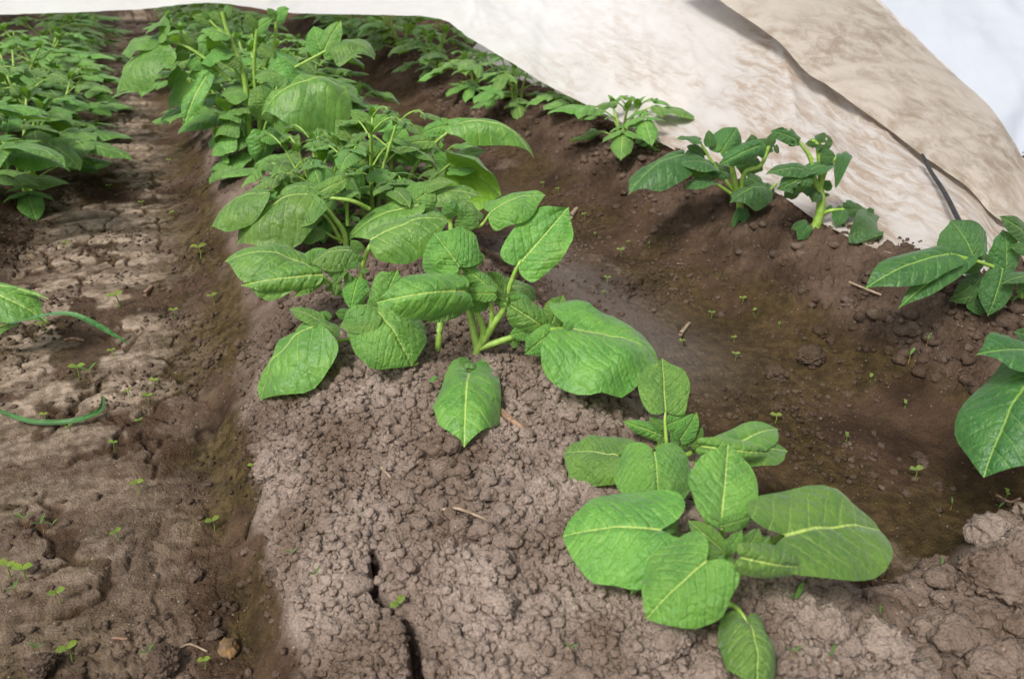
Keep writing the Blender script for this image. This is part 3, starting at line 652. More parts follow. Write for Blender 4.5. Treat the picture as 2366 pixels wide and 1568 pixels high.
p.leaf('B', 330, 300, .03, 230, 240, .02, 150, 'f', bend=.12, cup=.7, wave=.2)
p.leaf('B', 345, 665, -.005, 165, 425, .02, 470, 'c', cord=.16, bend=.08, cup=.45, fold=.16, wide=.5, wave=.1, puck=2.)
p.leaf('B', 480, 560, .02, 330, 640, .0, 180, 'c', cup=.4)
p.leaf('A', 1800, 835, -.03, 1200, 905, -.075, 370, 'c', cord=.12, tipk=.7, bend=.18, cup=.6, fold=.03, wide=.45, wave=.06, puck=1.8)
p.leaf('A', 1790, 880, -.03, 1540, 1045, -.06, 190, 'c', cup=.4)
p.leaf('A', 1200, 978, .0, 1440, 1345, -.035, 560, 'u', cord=.28, tipk=.6, bend=.12, cup=.4, fold=.06, wide=.47, wave=.05)
p.leaf('A', 1195, 985, .0, 925, 1080, -.01, 190, 'u', cup=.3)
p.leaf('A', 1180, 960, .01, 1160, 900, .01, 80, 'c')
p.leaf('A', 1230, 960, .03, 1330, 690, .03, 270, 'c', wide=.6, cord=.2)
p.leaf('A', 2008, 850, -.01, 1812, 852, -.01, 125, 'c', bend=.04, cup=.3)
p.leaf('A', 1998, 835, .0, 1770, 645, .01, 140, 'c', bend=.1, cup=.6, fold=.1)
p.leaf('A', 1990, 860, .04, 1800, 740, .04, 160, 'c')
p.leaf('A', 2060, 820, .05, 2305, 870, .06, 240, 'r', bend=.2, cup=.5, cord=.25)
p.leaf('A', 2060, 830, .04, 1960, 700, .04, 160, 'c')
for a, b, c_, d in ((2020, 900, 2125, 930), (2040, 860, 2120, 900), (2050, 880, 2010, 800), (2060, 900, 2080, 790), (2070, 850, 2170, 830), (1990, 880, 1940, 900)):
    p.leaf('A', a, b, .0, c_, d, .0, 60, 'c', fold=.4, bend=.12)
p.leaf('D', 1085, 862, -.05, 1072, 1018, Z(.132), 178, 'c', cord=.26, tipk=.7, bend=.16, cup=.5, fold=.06, wide=.48)
p.leaf('D', 1010, 875, -.055, 978, 905, -.06, 24, 'c', cup=.5)
p.leaf('D', 1085, 845, -.03, 1058, 826, -.03, 24, 'c'); p.leaf('D', 1100, 852, -.03, 1126, 838, -.03, 26, 'c'); p.leaf('D', 1085, 850, -.05, 1090, 835, -.03, 26, 'c')
p.leaf('D', 1180, 795, 0., 1200, 768, 0., 34, 'c'); p.leaf('D', 955, 855, .03, 960, 875, .02, 22, 'c')
p.leaf('D', 1085, 700, 0., 1140, 660, .02, 70, 'c', cup=.3); p.leaf('D', 1170, 690, .03, 1240, 720, .02, 60, 'c', cup=.4)
p.done()
# left shoot of the centre clump
p = Plant(base(870, 760), 'leafy shoot beside the middle plant, leaning to the left over the slope')
p.tube('A', [(1100, 965, 0.), (1075, 840, 0.), (1085, 720, 0.), (1110, 600, 0.), (1160, 500, 0.), (1190, 480, 0.)], .0055, .003, True, 18)
p.tube('A', [(1320, 1180, -.0), (1040, 1165, -.05), (860, 1178, -.07), (790, 1070, -.075)], .0032, .0022)
p.tube('A', [(1085, 900, 0.), (960, 850, 0.), (820, 735, 0.), (715, 655, 0.)], .0034, .002)
p.tube('A', [(1060, 930, 0.), (1030, 900, 0.), (870, 815, -.01), (810, 725, 0.)], .0038, .002)
p.leaf('A', 775, 1062, -.075, 352, 1578, Z(.085), 330, 'dl', cord=.1, bend=.12, cup=.4, fold=.06, wide=.48, wave=.06, puck=1.5)
p.leaf('A', 810, 1150, -.07, 610, 1520, Z(.09), 170, 'c', bend=.05)
p.leaf('A', 800, 1045, -.07, 582, 950, -.06, 110, 'u', fold=.2); p.leaf('A', 790, 1050, -.075, 942, 1145, -.08, 130, 'u', cup=.4)
p.leaf('A', 860, 1030, -.06, 800, 975, -.06, 80, 'c'); p.leaf('A', 740, 1090, -.075, 620, 1115, -.08, 90, 'u')
p.leaf('A', 1000, 1000, -.03, 905, 980, -.04, 90, 'c')
p.leaf('A', 725, 660, .0, 132, 600, -.01, 330, 'l', cord=.05, bend=.12, cup=.4, fold=.06, wide=.5, wave=.05, puck=1.6)
p.leaf('A', 820, 720, -.02, 245, 790, -.05, 190, 'c', cord=.05, bend=.10, cup=.45, fold=.1, wide=.45, wave=.1, puck=1.8)
p.leaf('A', 800, 740, -.02, 620, 870, -.04, 110, 'c', cup=.3); p.leaf('A', 740, 640, .0, 735, 545, .01, 70, 'c')
p.leaf('A', 700, 640, .01, 880, 560, .03, 150, 'c')
p.leaf('A', 1145, 480, -.02, 1712, 318, .0, 290, 'u', cord=.08, bend=.12, cup=.55, fold=.0, wide=.42, wave=.05, puck=1.8)
p.leaf('A', 1050, 560, .01, 732, 640, -.01, 170, 'u', cord=.1, bend=.16, cup=.5, fold=.03, wide=.45)
for a, b, c_, d, w_, f in ((860, 700, 835, 600, 70, .3), (880, 740, 950, 645, 80, .3), (900, 750, 990, 670, 90, .4), (1080, 560, 1010, 480, 90, .2), (1090, 620, 1060, 600, 50, .1), (1060, 650, 1000, 660, 50, .1),
                           (1080, 690, 1140, 695, 40, .2), (990, 770, 1000, 700, 60, .3), (890, 800, 835, 835, 50, .2), (930, 740, 900, 870, 60, .2)):
    p.leaf('A', a, b, -.01, c_, d, -.015, w_, 'c', fold=f, bend=.06)
p.leaf('A', 1060, 755, -.01, 1008, 960, -.03, 190, 'c', wide=.3, fold=.1, cup=.3, bend=.05)
p.leaf('A', 920, 860, -.01, 890, 770, -.01, 60, 'c')
p.done()
# plant behind the middle one, on the left
p = Plant(base(800, 575), 'plant behind the middle one with bare forked stems and leaves hanging to the left')
p.tube('A', [(965, 430, 0.), (880, 310, 0.), (800, 205, 0.), (745, 150, 0.)], .0062, .004, True)
p.tube('A', [(950, 500, 0.), (850, 330, 0.), (720, 265, 0.)], .005, .0035); p.tube('A', [(1140, 265, .02), (1000, 205, 0.), (740, 180, 0.)], .0048, .003)
p.tube('A', [(960, 490, 0.), (900, 465, -.01), (812, 415, -.02)], .0035, .002); p.tube('A', [(990, 380, .03), (985, 240, .03), (1000, 130, .03)], .004, .003, False)
p.leaf('A', 430, 155, -.01, 18, 392, -.03, 170, 'l', bend=.14, cup=.45, fold=.05, wide=.45)
p.leaf('A', 490, 170, .0, 390, 170, .0, 70, 'u')
p.leaf('A', 725, 165, -.01, 200, 490, -.05, 290, 'dl', cord=.1, bend=.14, cup=.5, fold=.05, wide=.45, wave=.06, puck=1.8)
p.leaf('A', 725, 170, -.01, 570, 420, -.04, 190, 'dl', bend=.1, cup=.4)
p.leaf('A', 790, 130, .01, 510, 160, .0, 110, 'u', bend=.14); p.leaf('A', 780, 160, .0, 1020, 40, .02, 130, 'c', bend=.06)
p.leaf('A', 812, 412, -.02, 600, 450, -.04, 120, 'u', bend=.14, cup=.5); p.leaf('A', 930, 185, .02, 1075, 150, .02, 60, 'u')
p.leaf('A', 1480, 240, .03, 965, 470, .0, 200, 'u', cup=.3, bend=.1); p.leaf('A', 1390, 245, .04, 1120, 400, .01, 170, 'u', cup=.4, bend=.14)
p.leaf('A', 1400, 260, .04, 1600, 110, .05, 230, 'c', cord=.2, wide=.5); p.leaf('A', 1480, 200, .06, 1930, 160, .06, 130, 'u', bend=.12, cup=.4)
p.leaf('A', 1500, 130, .06, 1730, 70, .06, 90, 'u', bend=.1)
p.done()
# plant behind the middle one, on the right
p = Plant(base(905, 478), 'plant behind the middle one with a long arching leaf and a round backlit leaf')
p.tube('E', [(330, 1420, 0.), (310, 1230, 0.), (240, 1100, 0.), (200, 1020, 0.)], .0078, .004, True)
p.tube('E', [(350, 1410, 0.), (345, 1200, 0.), (350, 1080, 0.)], .006, .004); p.tube('E', [(400, 1400, 0.), (510, 1160, 0.), (640, 1000, 0.), (770, 895, 0.)], .006, .003, True)
p.tube('E', [(590, 1290, -.01), (680, 1200, -.01), (770, 1120, -.01)], .0035, .0022)
p.tube('E', [(40, 1560, 0.), (30, 1400, 0.), (60, 1200, 0.)], .0052, .004, True); p.tube('E', [(130, 1350, .02), (140, 1150, .02), (100, 1000, .02)], .0052, .004, True)
p.leaf('E', 770, 880, .0, 1345, 1065, -.02, 150, 'u', bend=.24, cup=.6, fold=.0, wide=.3, wave=.12)
p.leaf('E', 760, 890, .0, 930, 860, .0, 130, 'c', wave=.15, bend=.1); p.leaf('E', 740, 870, .01, 550, 930, .01, 120, 'c', wave=.15, bend=.12)
p.leaf('E', 640, 980, .0, 400, 1010, .0, 110, 'c', bend=.12); p.leaf('E', 620, 1000, .02, 490, 860, .02, 100, 'c')
p.leaf('E', 740, 1150, -.01, 1120, 1345, -.05, 380, 'b', cord=.1, bend=.12, cup=.5, wide=.5, wave=.05)
p.leaf('E', 740, 1145, .0, 640, 1050, .0, 110, 'c'); p.leaf('E', 760, 1140, .02, 1000, 1035, .02, 140, 'u', bend=.1, cup=.3)
p.leaf('E', 750, 1185, -.02, 935, 1180, -.03, 62, 'u', bend=.04)
p.leaf('E', 330, 1010, -.01, 360, 1110, -.03, 240, 'c', cord=.3, wide=.35, fold=.15, cup=.1); p.leaf('E', 350, 1000, .0, 440, 880, .02, 200, 'c', fold=.2)
p.leaf('E', 260, 1030, .0, 30, 1010, -.01, 110, 'u', bend=.14); p.leaf('E', 230, 1080, .0, 55, 1170, -.02, 130, 'c', bend=.12, cup=.5)
p.leaf('E', 200, 870, .01, 60, 760, .02, 110, 'c', wave=.15, fold=.2); p.leaf('E', 200, 880, .01, 310, 800, .02, 100, 'c', wave=.12); p.leaf('E', 220, 890, .03, 500, 850, .03, 80, 'u', bend=.1)
p.leaf('E', 100, 1000, .0, -40, 830, .01, 170, 'c', wave=.1); p.leaf('E', 60, 1040, .0, -150, 1060, -.02, 170, 'l', cup=.5, bend=.15, puck=2., wave=.1)
p.leaf('E', 60, 1090, .0, -120, 1250, -.02, 200, 'l', cup=.6, bend=.15, puck=2., wave=.1); p.leaf('E', 40, 1020, .0, -20, 900, .0, 130, 'c')
p.leaf('E', 50, 1330, -.01, -130, 1360, -.02, 110, 'u', bend=.12); p.leaf('E', 440, 1180, .03, 360, 1260, .02, 120, 'c'); p.leaf('E', 420, 1080, .03, 560, 1120, .02, 120, 'c')
p.leaf('E', 120, 960, .02, -60, 940, .0, 110, 'u', wave=.12, bend=.1); p.leaf('E', 170, 1100, .03, 260, 960, .03, 120, 'c')
p.done()
# tall plant
p = Plant(base(575, 392), 'tallest plant of the centre ridge, with thick upright stems and one bulging broad leaf')
p.tube('F', [(1740, 1160, 0.), (1725, 900, 0.), (1705, 600, 0.), (1650, 400, 0.), (1570, 200, 0.), (1540, 80, 0.)], .0105, .005, True, 18)
p.tube('F', [(1780, 1150, .01), (1800, 900, .01), (1760, 500, .01), (1780, 200, .01)], .008, .004, True); p.tube('F', [(1770, 1140, -.02), (1830, 900, -.02), (1850, 840, -.02)], .004, .003)
p.tube('F', [(1600, 560, 0.), (1450, 430, 0.), (1280, 320, 0.), (1110, 285, 0.)], .0055, .0035); p.tube('F', [(1750, 600, .02), (1980, 500, .02), (2360, 300, .02)], .005, .0035)
p.tube('F', [(1830, 460, .03), (1900, 300, .03), (1920, 100, .03)], .006, .004); p.tube('F', [(1690, 480, .0), (1600, 300, .0), (1450, 140, .0)], .005, .003)
p.leaf('F', 1115, 285, .0, 785, 640, -.06, 240, 'dl', cord=.1, bend=.10, cup=.45, fold=.05, wide=.45)
p.leaf('F', 1100, 275, .01, 832, 370, .0, 150, 'l', bend=.12, cup=.3); p.leaf('F', 1110, 290, .0, 1165, 60, .02, 130, 'l'); p.leaf('F', 1180, 130, .02, 1000, 240, .0, 120, 'l', bend=.1)
p.leaf('F', 2350, 590, -.02, 1800, 770, -.10, 300, 'u', cord=.1, bend=.22, cup=.7, fold=.0, wide=.42, puck=2.4); p.leaf('F', 2250, 760, -.03, 1890, 790, -.06, 170, 'c', cup=.4)
p.leaf('F', 1900, 760, -.05, 1730, 620, -.06, 250, 'c', cord=.3, wide=.5, cup=.4, bend=.1)
p.leaf('F', 1430, 530, -.02, 1265, 870, -.08, 130, 'c', bend=.06, wide=.5); p.leaf('F', 1240, 560, .0, 1160, 770, -.03, 150, 'l', cup=.5)
p.leaf('F', 1700, 640, .0, 1520, 660, -.02, 110, 'u', bend=.1); p.leaf('F', 1260, 490, .0, 1180, 640, .0, 120, 'c')
p.leaf('F', 1980, 530, .0, 1750, 540, -.01, 110, 'u', bend=.12); p.leaf('F', 2070, 500, .02, 1890, 350, .02, 150, 'u', cup=.4); p.leaf('F', 1570, 330, .02, 1440, 240, .0, 170, 'l', wide=.5, cup=.5)
p.leaf('F', 1590, 250, .0, 1380, 215, .0, 90, 'u', bend=.15); p.leaf('F', 1600, 350, .02, 1380, 440, .0, 120, 'u', bend=.15); p.leaf('F', 1660, 440, -.01, 1500, 400, -.02, 90, 'c')
p.leaf('F', 2230, 370, .02, 2170, 180, .04, 190, 'c'); p.leaf('F', 2240, 380, .02, 2360, 140, .04, 150, 'c'); p.leaf('F', 2360, 300, .02, 2600, 400, .0, 180, 'r', bend=.2, cup=.4)
for a, b, c_, d, w_ in ((1640, 760, 1500, 830, 90), (1620, 830, 1470, 960, 110), (1640, 900, 1450, 1080, 120), (1600, 1080, 1440, 1270, 130), (1580, 1130, 1450, 1180, 90), (1660, 1060, 1590, 1240, 110), (1760, 1120, 1760, 1190, 90),
                        (1700, 1010, 1560, 900, 100), (1700, 740, 1600, 800, 90), (1890, 1120, 1790, 1140, 60), (1530, 980, 1470, 880, 90), (1690, 960, 1560, 1020, 90), (1600, 740, 1490, 680, 90), (1560, 1080, 1560, 960, 90)):
    p.leaf('F', a, b, -.01, c_, d, -.04, w_, 'l', cup=.5, wave=.12, bend=.1)
p.leaf('F', 1830, 920, -.02, 1790, 1140, -.03, 190, 'r', cup=.6, bend=.2); p.leaf('F', 1850, 900, -.01, 1960, 1000, -.02, 120, 'r', cup=.5, bend=.2)
for a, b, c_, d, w_ in ((1560, 150, 1440, 90, 80), (1560, 120, 1600, 40, 70), (1780, 220, 1700, 90, 90), (1780, 210, 1880, 130, 90), (1450, 150, 1330, 110, 80), (1450, 140, 1420, 70, 70), (1920, 120, 2000, 60, 90), (1920, 130, 1850, 60, 70),
                        (1300, 330, 1190, 420, 100), (1420, 400, 1290, 470, 120), (1400, 390, 1420, 300, 90), (1800, 330, 1900, 390, 110), (1650, 300, 1560, 300, 80), (1350, 350, 1250, 230, 100), (1500, 480, 1300, 530, 110)):
    p.leaf('F', a, b, .01, c_, d, .0, w_, 'c', cup=.3, wave=.1, bend=.08)
p.done()

# right ridge
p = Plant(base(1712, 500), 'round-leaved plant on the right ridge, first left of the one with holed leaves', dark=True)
p.tube('G', [(400, 1440, 0.), (370, 1300, 0.), (340, 1150, 0.), (300, 1050, 0.)], .0085, .005, True); p.tube('G', [(400, 1400, 0.), (430, 1200, 0.), (540, 1150, 0.), (600, 1010, 0.)], .007, .004)
p.tube('G', [(390, 1400, 0.), (320, 1330, 0.), (190, 1250, 0.)], .0055, .003); p.tube('G', [(360, 1330, .01), (230, 1160, .01), (130, 1000, .01)], .005, .003)
p.tube('G', [(470, 1400, 0.), (560, 1360, 0.), (650, 1270, 0.)], .005, .003); p.tube('G', [(400, 1460, 0.), (395, 1400, 0.)], .011, .008, True)
p.leaf('D', 1582, 357, .02, 1450, 440, -.05, 72, 'dl', bend=.1, cup=.5, wide=.5)
p.leaf('G', 260, 1060, .0, 380, 880, .02, 230, 'c', cup=.5, wide=.5); p.leaf('G', 530, 1010, -.02, 250, 1140, -.05, 150, 'c', cup=.6, bend=.1, wide=.45)
p.leaf('G', 210, 1150, .0, -40, 1130, -.02, 110, 'u', bend=.12); p.leaf('G', 200, 1255, -.01, 15, 1300, -.03, 90, 'u', bend=.1); p.leaf('G', 240, 1160, .01, 60, 1220, .0, 110, 'c')
p.leaf('G', 600, 1060, .0, 530, 960, .01, 130, 'c', cup=.5); p.leaf('G', 605, 1010, .0, 625, 920, .01, 70, 'c'); p.leaf('G', 640, 1010, .0, 665, 1065, .0, 40, 'c')
p.leaf('G', 575, 1300, -.03, 330, 1390, -.07, 180, 'u', cup=.7, bend=.16, wide=.5); p.leaf('G', 190, 1010, .0, 180, 900, .01, 80, 'c'); p.leaf('G', 120, 975, .0, -40, 955, .0, 50, 'u', wave=.2)
p.leaf('G', 480, 1050, .02, 480, 930, .02, 110, 'c'); p.leaf('G', 400, 1110, .02, 560, 1180, .0, 150, 'c', cup=.4); p.leaf('G', 320, 1200, .02, 160, 1180, .0, 110, 'c')
p.leaf('G', 420, 1450, -.02, 430, 1560, -.04, 80, 'c'); p.leaf('G', 400, 1450, -.02, 340, 1580, -.04, 60, 'c'); p.leaf('G', 500, 1380, .0, 580, 1470, -.02, 70, 'c'); p.leaf('G', 560, 1290, .02, 630, 1350, .0, 90, 'c')
p.leaf('G', 90, 1060, .02, 10, 1090, .0, 80, 'c'); p.leaf('G', 450, 1230, -.02, 560, 1290, -.03, 110, 'c', cup=.4); p.leaf('G', 150, 1080, .02, 30, 1010, .02, 90, 'c')
p.done()
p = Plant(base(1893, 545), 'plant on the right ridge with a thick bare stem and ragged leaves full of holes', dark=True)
p.tube('H', [(900, 450, 0.), (950, 300, 0.), (955, 150, 0.), (905, 60, 0.), (870, 10, 0.)], .0125, .006, True, 16); p.tube('H', [(950, 110, 0.), (990, 0, 0.), (1070, -95, 0.)], .007, .0035)
p.tube('H', [(970, 300, 0.), (1030, 275, -.01), (1115, 268, -.01)], .0048, .003); p.tube('G', [(920, 1260, 0.), (880, 1090, 0.), (800, 975, 0.)], .0048, .003)
p.tube('G', [(960, 1280, 0.), (950, 1150, 0.), (930, 1000, 0.), (890, 970, 0.)], .006, .003); p.tube('G', [(900, 1110, .0), (860, 1040, .0)], .004, .003)
def holed(o, holes):                                  # eaten leaf: faces removed
    me = o.data; bm = bmesh.new(); bm.from_mesh(me); uvl = bm.loops.layers.uv.active; rem = []
    for f in bm.faces:
        u = sum((l[uvl].uv for l in f.loops), Vector((0, 0)))/len(f.loops)
        if any(math.hypot((u.x-a)*1., (u.y-b)*1.) < r for a, b, r in holes): rem.append(f)
    bmesh.ops.delete(bm, geom=rem, context='FACES'); bm.to_mesh(me); bm.free()
o = p.leaf('G', 800, 975, .0, 615, 905, .0, 110, 'c', wave=.25); holed(o, [(.2, .15, .06), (.5, -.25, .08)])
o = p.leaf('G', 790, 960, .0, 735, 1015, .0, 70, 'c', wave=.2)
o = p.leaf('G', 930, 990, .0, 1045, 985, .0, 150, 'c', cup=.4, wave=.2); holed(o, [(.35, -.1, .07), (.6, .2, .05)])
p.leaf('G', 930, 990, .0, 850, 1000, .0, 60, 'c', wave=.2)
p.leaf('G', 1075, 1075, .0, 1180, 1090, -.01, 150, 'r', cup=.8, bend=.2); p.leaf('G', 960, 1090, -.01, 1060, 1080, -.02, 120, 'c', wave=.15)
p.leaf('G', 870, 1190, -.02, 578, 1195, -.04, 90, 'u', bend=.1, wave=.15); p.leaf('G', 860, 1195, -.01, 1060, 1140, -.02, 110, 'u', bend=.12)
o = p.leaf('G', 870, 1220, -.03, 662, 1310, -.05, 180, 'c', cord=.1, wave=.2, cup=.4); holed(o, [(.25, -.1, .06), (.55, .22, .07), (.4, .12, .03)])
p.leaf('G', 920, 1300, .0, 790, 1290, -.01, 120, 'c', cup=.3); p.leaf('G', 940, 1310, .0, 900, 1400, -.02, 120, 'c')
p.leaf('G', 790, 1320, -.01, 700, 1370, -.02, 90, 'c', wave=.2); p.leaf('G', 980, 1310, .0, 1020, 1250, .0, 90, 'c'); p.leaf('G', 985, 1350, .0, 1020, 1350, .0, 30, 'c')
p.leaf('H', 1110, 268, -.01, 1062, 385, -.03, 110, 'c', wave=.15); p.leaf('H', 1115, 265, .0, 1262, 270, .0, 110, 'c', wave=.1); p.leaf('H', 1190, 270, .0, 1135, 205, .0, 60, 'c')
o = p.leaf('H', 1240, 270, -.01, 1400, 490, -.04, 250, 'r', wide=.55, cup=.3, wave=.12, fold=.15); holed(o, [(.93, .1, .06)])
p.leaf('H', 1290, 300, .0, 1300, 255, .0, 70, 'c'); p.leaf('H', 1000, 290, .0, 1030, 235, .0, 40, 'c')
p.leaf('H', 870, 380, -.02, 800, 480, -.03, 100, 'c', wide=.5); p.leaf('H', 860, 370, -.01, 750, 400, -.02, 80, 'c'); p.leaf('H', 930, 440, -.02, 960, 440, -.02, 30, 'c')
p.done()
p = Plant(base(2290, 725), 'plant at the right edge with long pale-veined leaflets reaching left over the ridge', dark=True)
p.tube('H', [(2330, 960, .0), (2340, 800, 0.), (2300, 720, .0), (2200, 685, -.01), (2050, 630, -.02), (1850, 578, -.03)], .0062, .0024, True, 18); p.tube('H', [(2330, 900, 0.), (2420, 760, 0.), (2480, 600, 0.)], .006, .004)
p.tube('H', [(2020, 860, 0.), (2060, 940, .0), (2100, 1000, 0.)], .004, .003)
p.leaf('H', 1845, 578, -.03, 1268, 788, -.07, 270, 'u', bend=.08, cup=.3, fold=.06, wide=.45, wave=.05)
p.leaf('H', 1965, 605, -.025, 1502, 928, -.08, 170, 'u', bend=.06, cup=.3, wide=.45, wave=.06)
p.leaf('H', 2025, 610, -.02, 1870, 332, .02, 310, 'c', cord=.05, bend=.04, wide=.55, wave=.05)
p.leaf('H', 2238, 690, -.01, 2230, 405, .01, 200, 'c', cord=.05, wide=.5)
p.leaf('H', 2215, 690, -.02, 2120, 1005, -.05, 210, 'u', bend=.08, cup=.35, wide=.45)
p.leaf('H', 2400, 470, .0, 2208, 315, .0, 130, 'c'); p.leaf('H', 2420, 560, -.01, 2270, 520, -.01, 90, 'c', wave=.1); p.leaf('H', 2430, 740, -.03, 2218, 770, -.05, 110, 'u', bend=.1)
p.leaf('H', 2440, 770, -.02, 2320, 840, -.04, 130, 'c'); p.leaf('H', 2110, 640, -.01, 2150, 600, -.01, 50, 'c'); p.leaf('H', 2270, 710, -.02, 2290, 660, -.02, 50, 'c')
p.leaf('H', 2060, 750, .02, 1870, 880, .0, 130, 'c'); p.leaf('H', 2080, 740, .02, 1960, 870, .0, 190, 'u'); p.leaf('H', 2060, 860, .0, 1850, 900, .0, 90, 'c'); p.leaf('H', 2020, 880, .0, 2090, 1010, -.02, 130, 'c')
p.leaf('H', 2100, 880, .0, 1990, 990, -.01, 110, 'c'); p.leaf('H', 2060, 630, .02, 1900, 700, .02, 120, 'c'); p.leaf('H', 2090, 620, .03, 2080, 560, .04, 80, 'c')
p.done()
p = Plant(base(2480, 960), 'plant cut by the right edge, with one big drooping dark leaf over the furrow', dark=True)
p.tube('D', [(2480, 900, 0.), (2450, 800, 0.), (2420, 780, 0.)], .006, .003, True); p.tube('D', [(2470, 880, 0.), (2440, 820, -.02), (2385, 858, -.04)], .005, .003); p.tube('D', [(2460, 900, 0.), (2450, 840, 0.), (2420, 830, -.02)], .004, .003)
p.leaf('D', 2390, 855, -.04, 2268, 1092, -.12, 215, 'dl', cord=.22, tipk=.7, bend=.06, cup=.3, fold=.08, wide=.5, wave=.08)
p.leaf('D', 2420, 835, -.02, 2268, 808, -.05, 85, 'u', cord=.1, bend=.1, cup=.3, wide=.5)
p.leaf('D', 2410, 790, -.01, 2345, 765, -.01, 50, 'c'); p.leaf('D', 2400, 880, -.02, 2368, 960, -.04, 60, 'c'); p.leaf('D', 2430, 800, 0., 2480, 740, 0., 70, 'c')
p.done()
# plant outside the left edge reaching in
p = Plant(at_z(-230, 760, .05), 'plant cut by the left edge, one round leaf reaching into the furrow')
p.tube('D', [(-230, 780, 0.), (-200, 680, 0.), (-120, 650, 0.), (-60, 670, .0)], .005, .0025, True); p.tube('D', [(-215, 730, 0.), (-80, 770, -.01), (20, 748, -.01)], .003, .002)
p.leaf('D', -75, 672, .0, 106, 735, -.02, 92, 'u', cord=.1, bend=.12, cup=.35, wide=.6, puck=2.); p.leaf('D', -60, 655, .01, 110, 683, .0, 20, 'u', bend=.05)
p.leaf('D', -20, 775, -.01, 45, 747, -.01, 16, 'u'); p.leaf('D', -200, 680, 0., -260, 600, 0., 90, 'c'); p.leaf('D', -210, 720, 0., -300, 760, -.03, 90, 'u')
p.done()

# ------------------------------------------------------------------ plants farther along the rows
K = [(11, 4, .28, .095, .55, 0, 6), (23, 3, .26, .098, .6, 0, 6), (37, 5, .26, .085, .6, 0, 5), (53, 3, .11, .088, .6, 0, 4), (71, 4, .17, .092, .5, 0, 4), (91, 4, .22, .070, .5, 0, 6)]
GL = 'bushy plants along the left ridge'; GC = 'far plants of the centre ridge under the cover'; GR = 'plants along the right ridge'
for x, y, k, rot, sc, sq, lab in [
    (-.52, 2.0, 1, 2.6, 1.3, .78, 'nearest plant of the left row, a low bush cut by the left edge'),
    (-.42, 2.35, 0, .4, 1.25, .76, 'second plant of the left row, its leaves spreading over the furrow'),
    (-.54, 2.55, 2, 1.2, 1.2, .80, 'third plant of the left row, dense and partly cut by the left edge'),
    (-.40, 2.95, 0, 3.9, 1.1, .72, 'fourth plant of the left row, just before the lifted cover'),
    (-.52, 3.2, 2, 5.1, 1.2, .65, 'fifth plant of the left row, under the edge of the cover'),
    (-.40, 3.5, 0, 1.9, 1.2, .62, 'sixth plant of the left row, beneath the cover')]:
    gen_plant(K[k], (x, y), rot, sc, lab, GL, sq)
for i, (x, y) in enumerate([(-.5, 3.9), (-.42, 4.35), (-.55, 4.8), (-.45, 5.3), (-.5, 5.9)]):
    gen_plant(K[(i*2) % 3], (x, y), i*1.3, 1.25, 'small far green bush of the left row in the shade of the cover', GL, .66)
for i, (x, y) in enumerate([(-.95, 2.9), (-1.05, 3.3), (-1.2, 3.9), (-1.1, 4.4), (-1.25, 5.0), (-1.15, 5.6)]):
    gen_plant(K[(i*2+1) % 3], (x, y), i*1.7, 1.25, 'far green bush of the outermost left row behind the nearer left row', 'bushes of the outermost left row', .68)
for x, y, k, rot, sc, sq, lab in [
    (.22, 2.22, 0, 1.0, 1.25, .78, 'bush directly behind the tallest plant of the centre ridge'),
    (.36, 2.45, 2, 2.2, 1.2, .72, 'bush behind the tallest plant, its leaves leaning right to the furrow'),
    (.12, 2.62, 1, 4.4, 1.2, .68, 'bush of the centre ridge whose leaves hang left into the tread-marked furrow'),
    (.26, 2.95, 0, 5.2, 1.2, .62, 'green bush of the centre ridge touching the lifted edge of the cover')]:
    gen_plant(K[k], (x, y), rot, sc, lab, GC, sq)
for i, (x, y) in enumerate([(.16, 3.5), (.32, 3.8), (.2, 4.2), (.3, 4.7), (.2, 5.2), (.28, 5.8), (.22, 6.5)]):
    gen_plant(K[(i+1) % 3], (x, y), i*2.1, 1.25, 'distant bush of the centre ridge in the shade beneath the cover', GC, .66)
def onr(px, py, k, rot, sc, lab, sq=1., dark=False, z=.11):
    q = gpt(px, py); gen_plant(K[k], q, rot, sc, lab, GR, sq, dark=dark)
onr(858, 512, 5, 1.7, .92, 'dense small-leaved shoots standing between the forked stems behind the middle plant', .95)
onr(745, 520, 5, 4.7, .75, 'small-leaved shoot left of the forked bare stems', 1.)
onr(812, 312, 4, .9, 1.0, 'low leafy plant between the tallest plant and the right furrow', 1.)
onr(735, 452, 3, 2.0, 1.0, 'low leafy tuft just in front of the tallest plant on its right', 1.1)
onr(1000, 420, 3, 4.4, .9, 'low leafy tuft behind the round backlit leaf', 1.1)
onr(720, 170, 0, 3.3, .95, 'bushy plant behind the bulging broad leaf, right of the tallest plant', .8)
onr(1435, 338, 3, .7, 1.1, 'small plant on the right ridge just below the diagonal edge of the cover', .9)
onr(1340, 262, 3, 2.9, .95, 'small plant half hidden behind the diagonal edge of the cover', .9)
onr(1195, 246, 4, 1.4, 1.1, 'bright plant on the right ridge, left of the diagonal cover edge', .85)
onr(1010, 172, 4, 4.0, 1.25, 'bright green plant on the far right ridge below the corner of the cover', .8)
onr(1100, 200, 3, 5.5, 1.2, 'low plant between two brighter ones on the far right ridge', .85)
onr(930, 128, 0, 2.4, 1.1, 'bushy far plant of the right ridge beneath the corner of the cover', .8)
for i, (x, y) in enumerate([(1.12, 4.4), (1.05, 4.9), (1.15, 5.4), (1.08, 6.0), (1.15, 6.6)]):
    gen_plant(K[(i+2) % 3], (x, y), i*1.9, 1.25, 'distant bush of the right ridge in the shade beneath the cover', GR, .66)

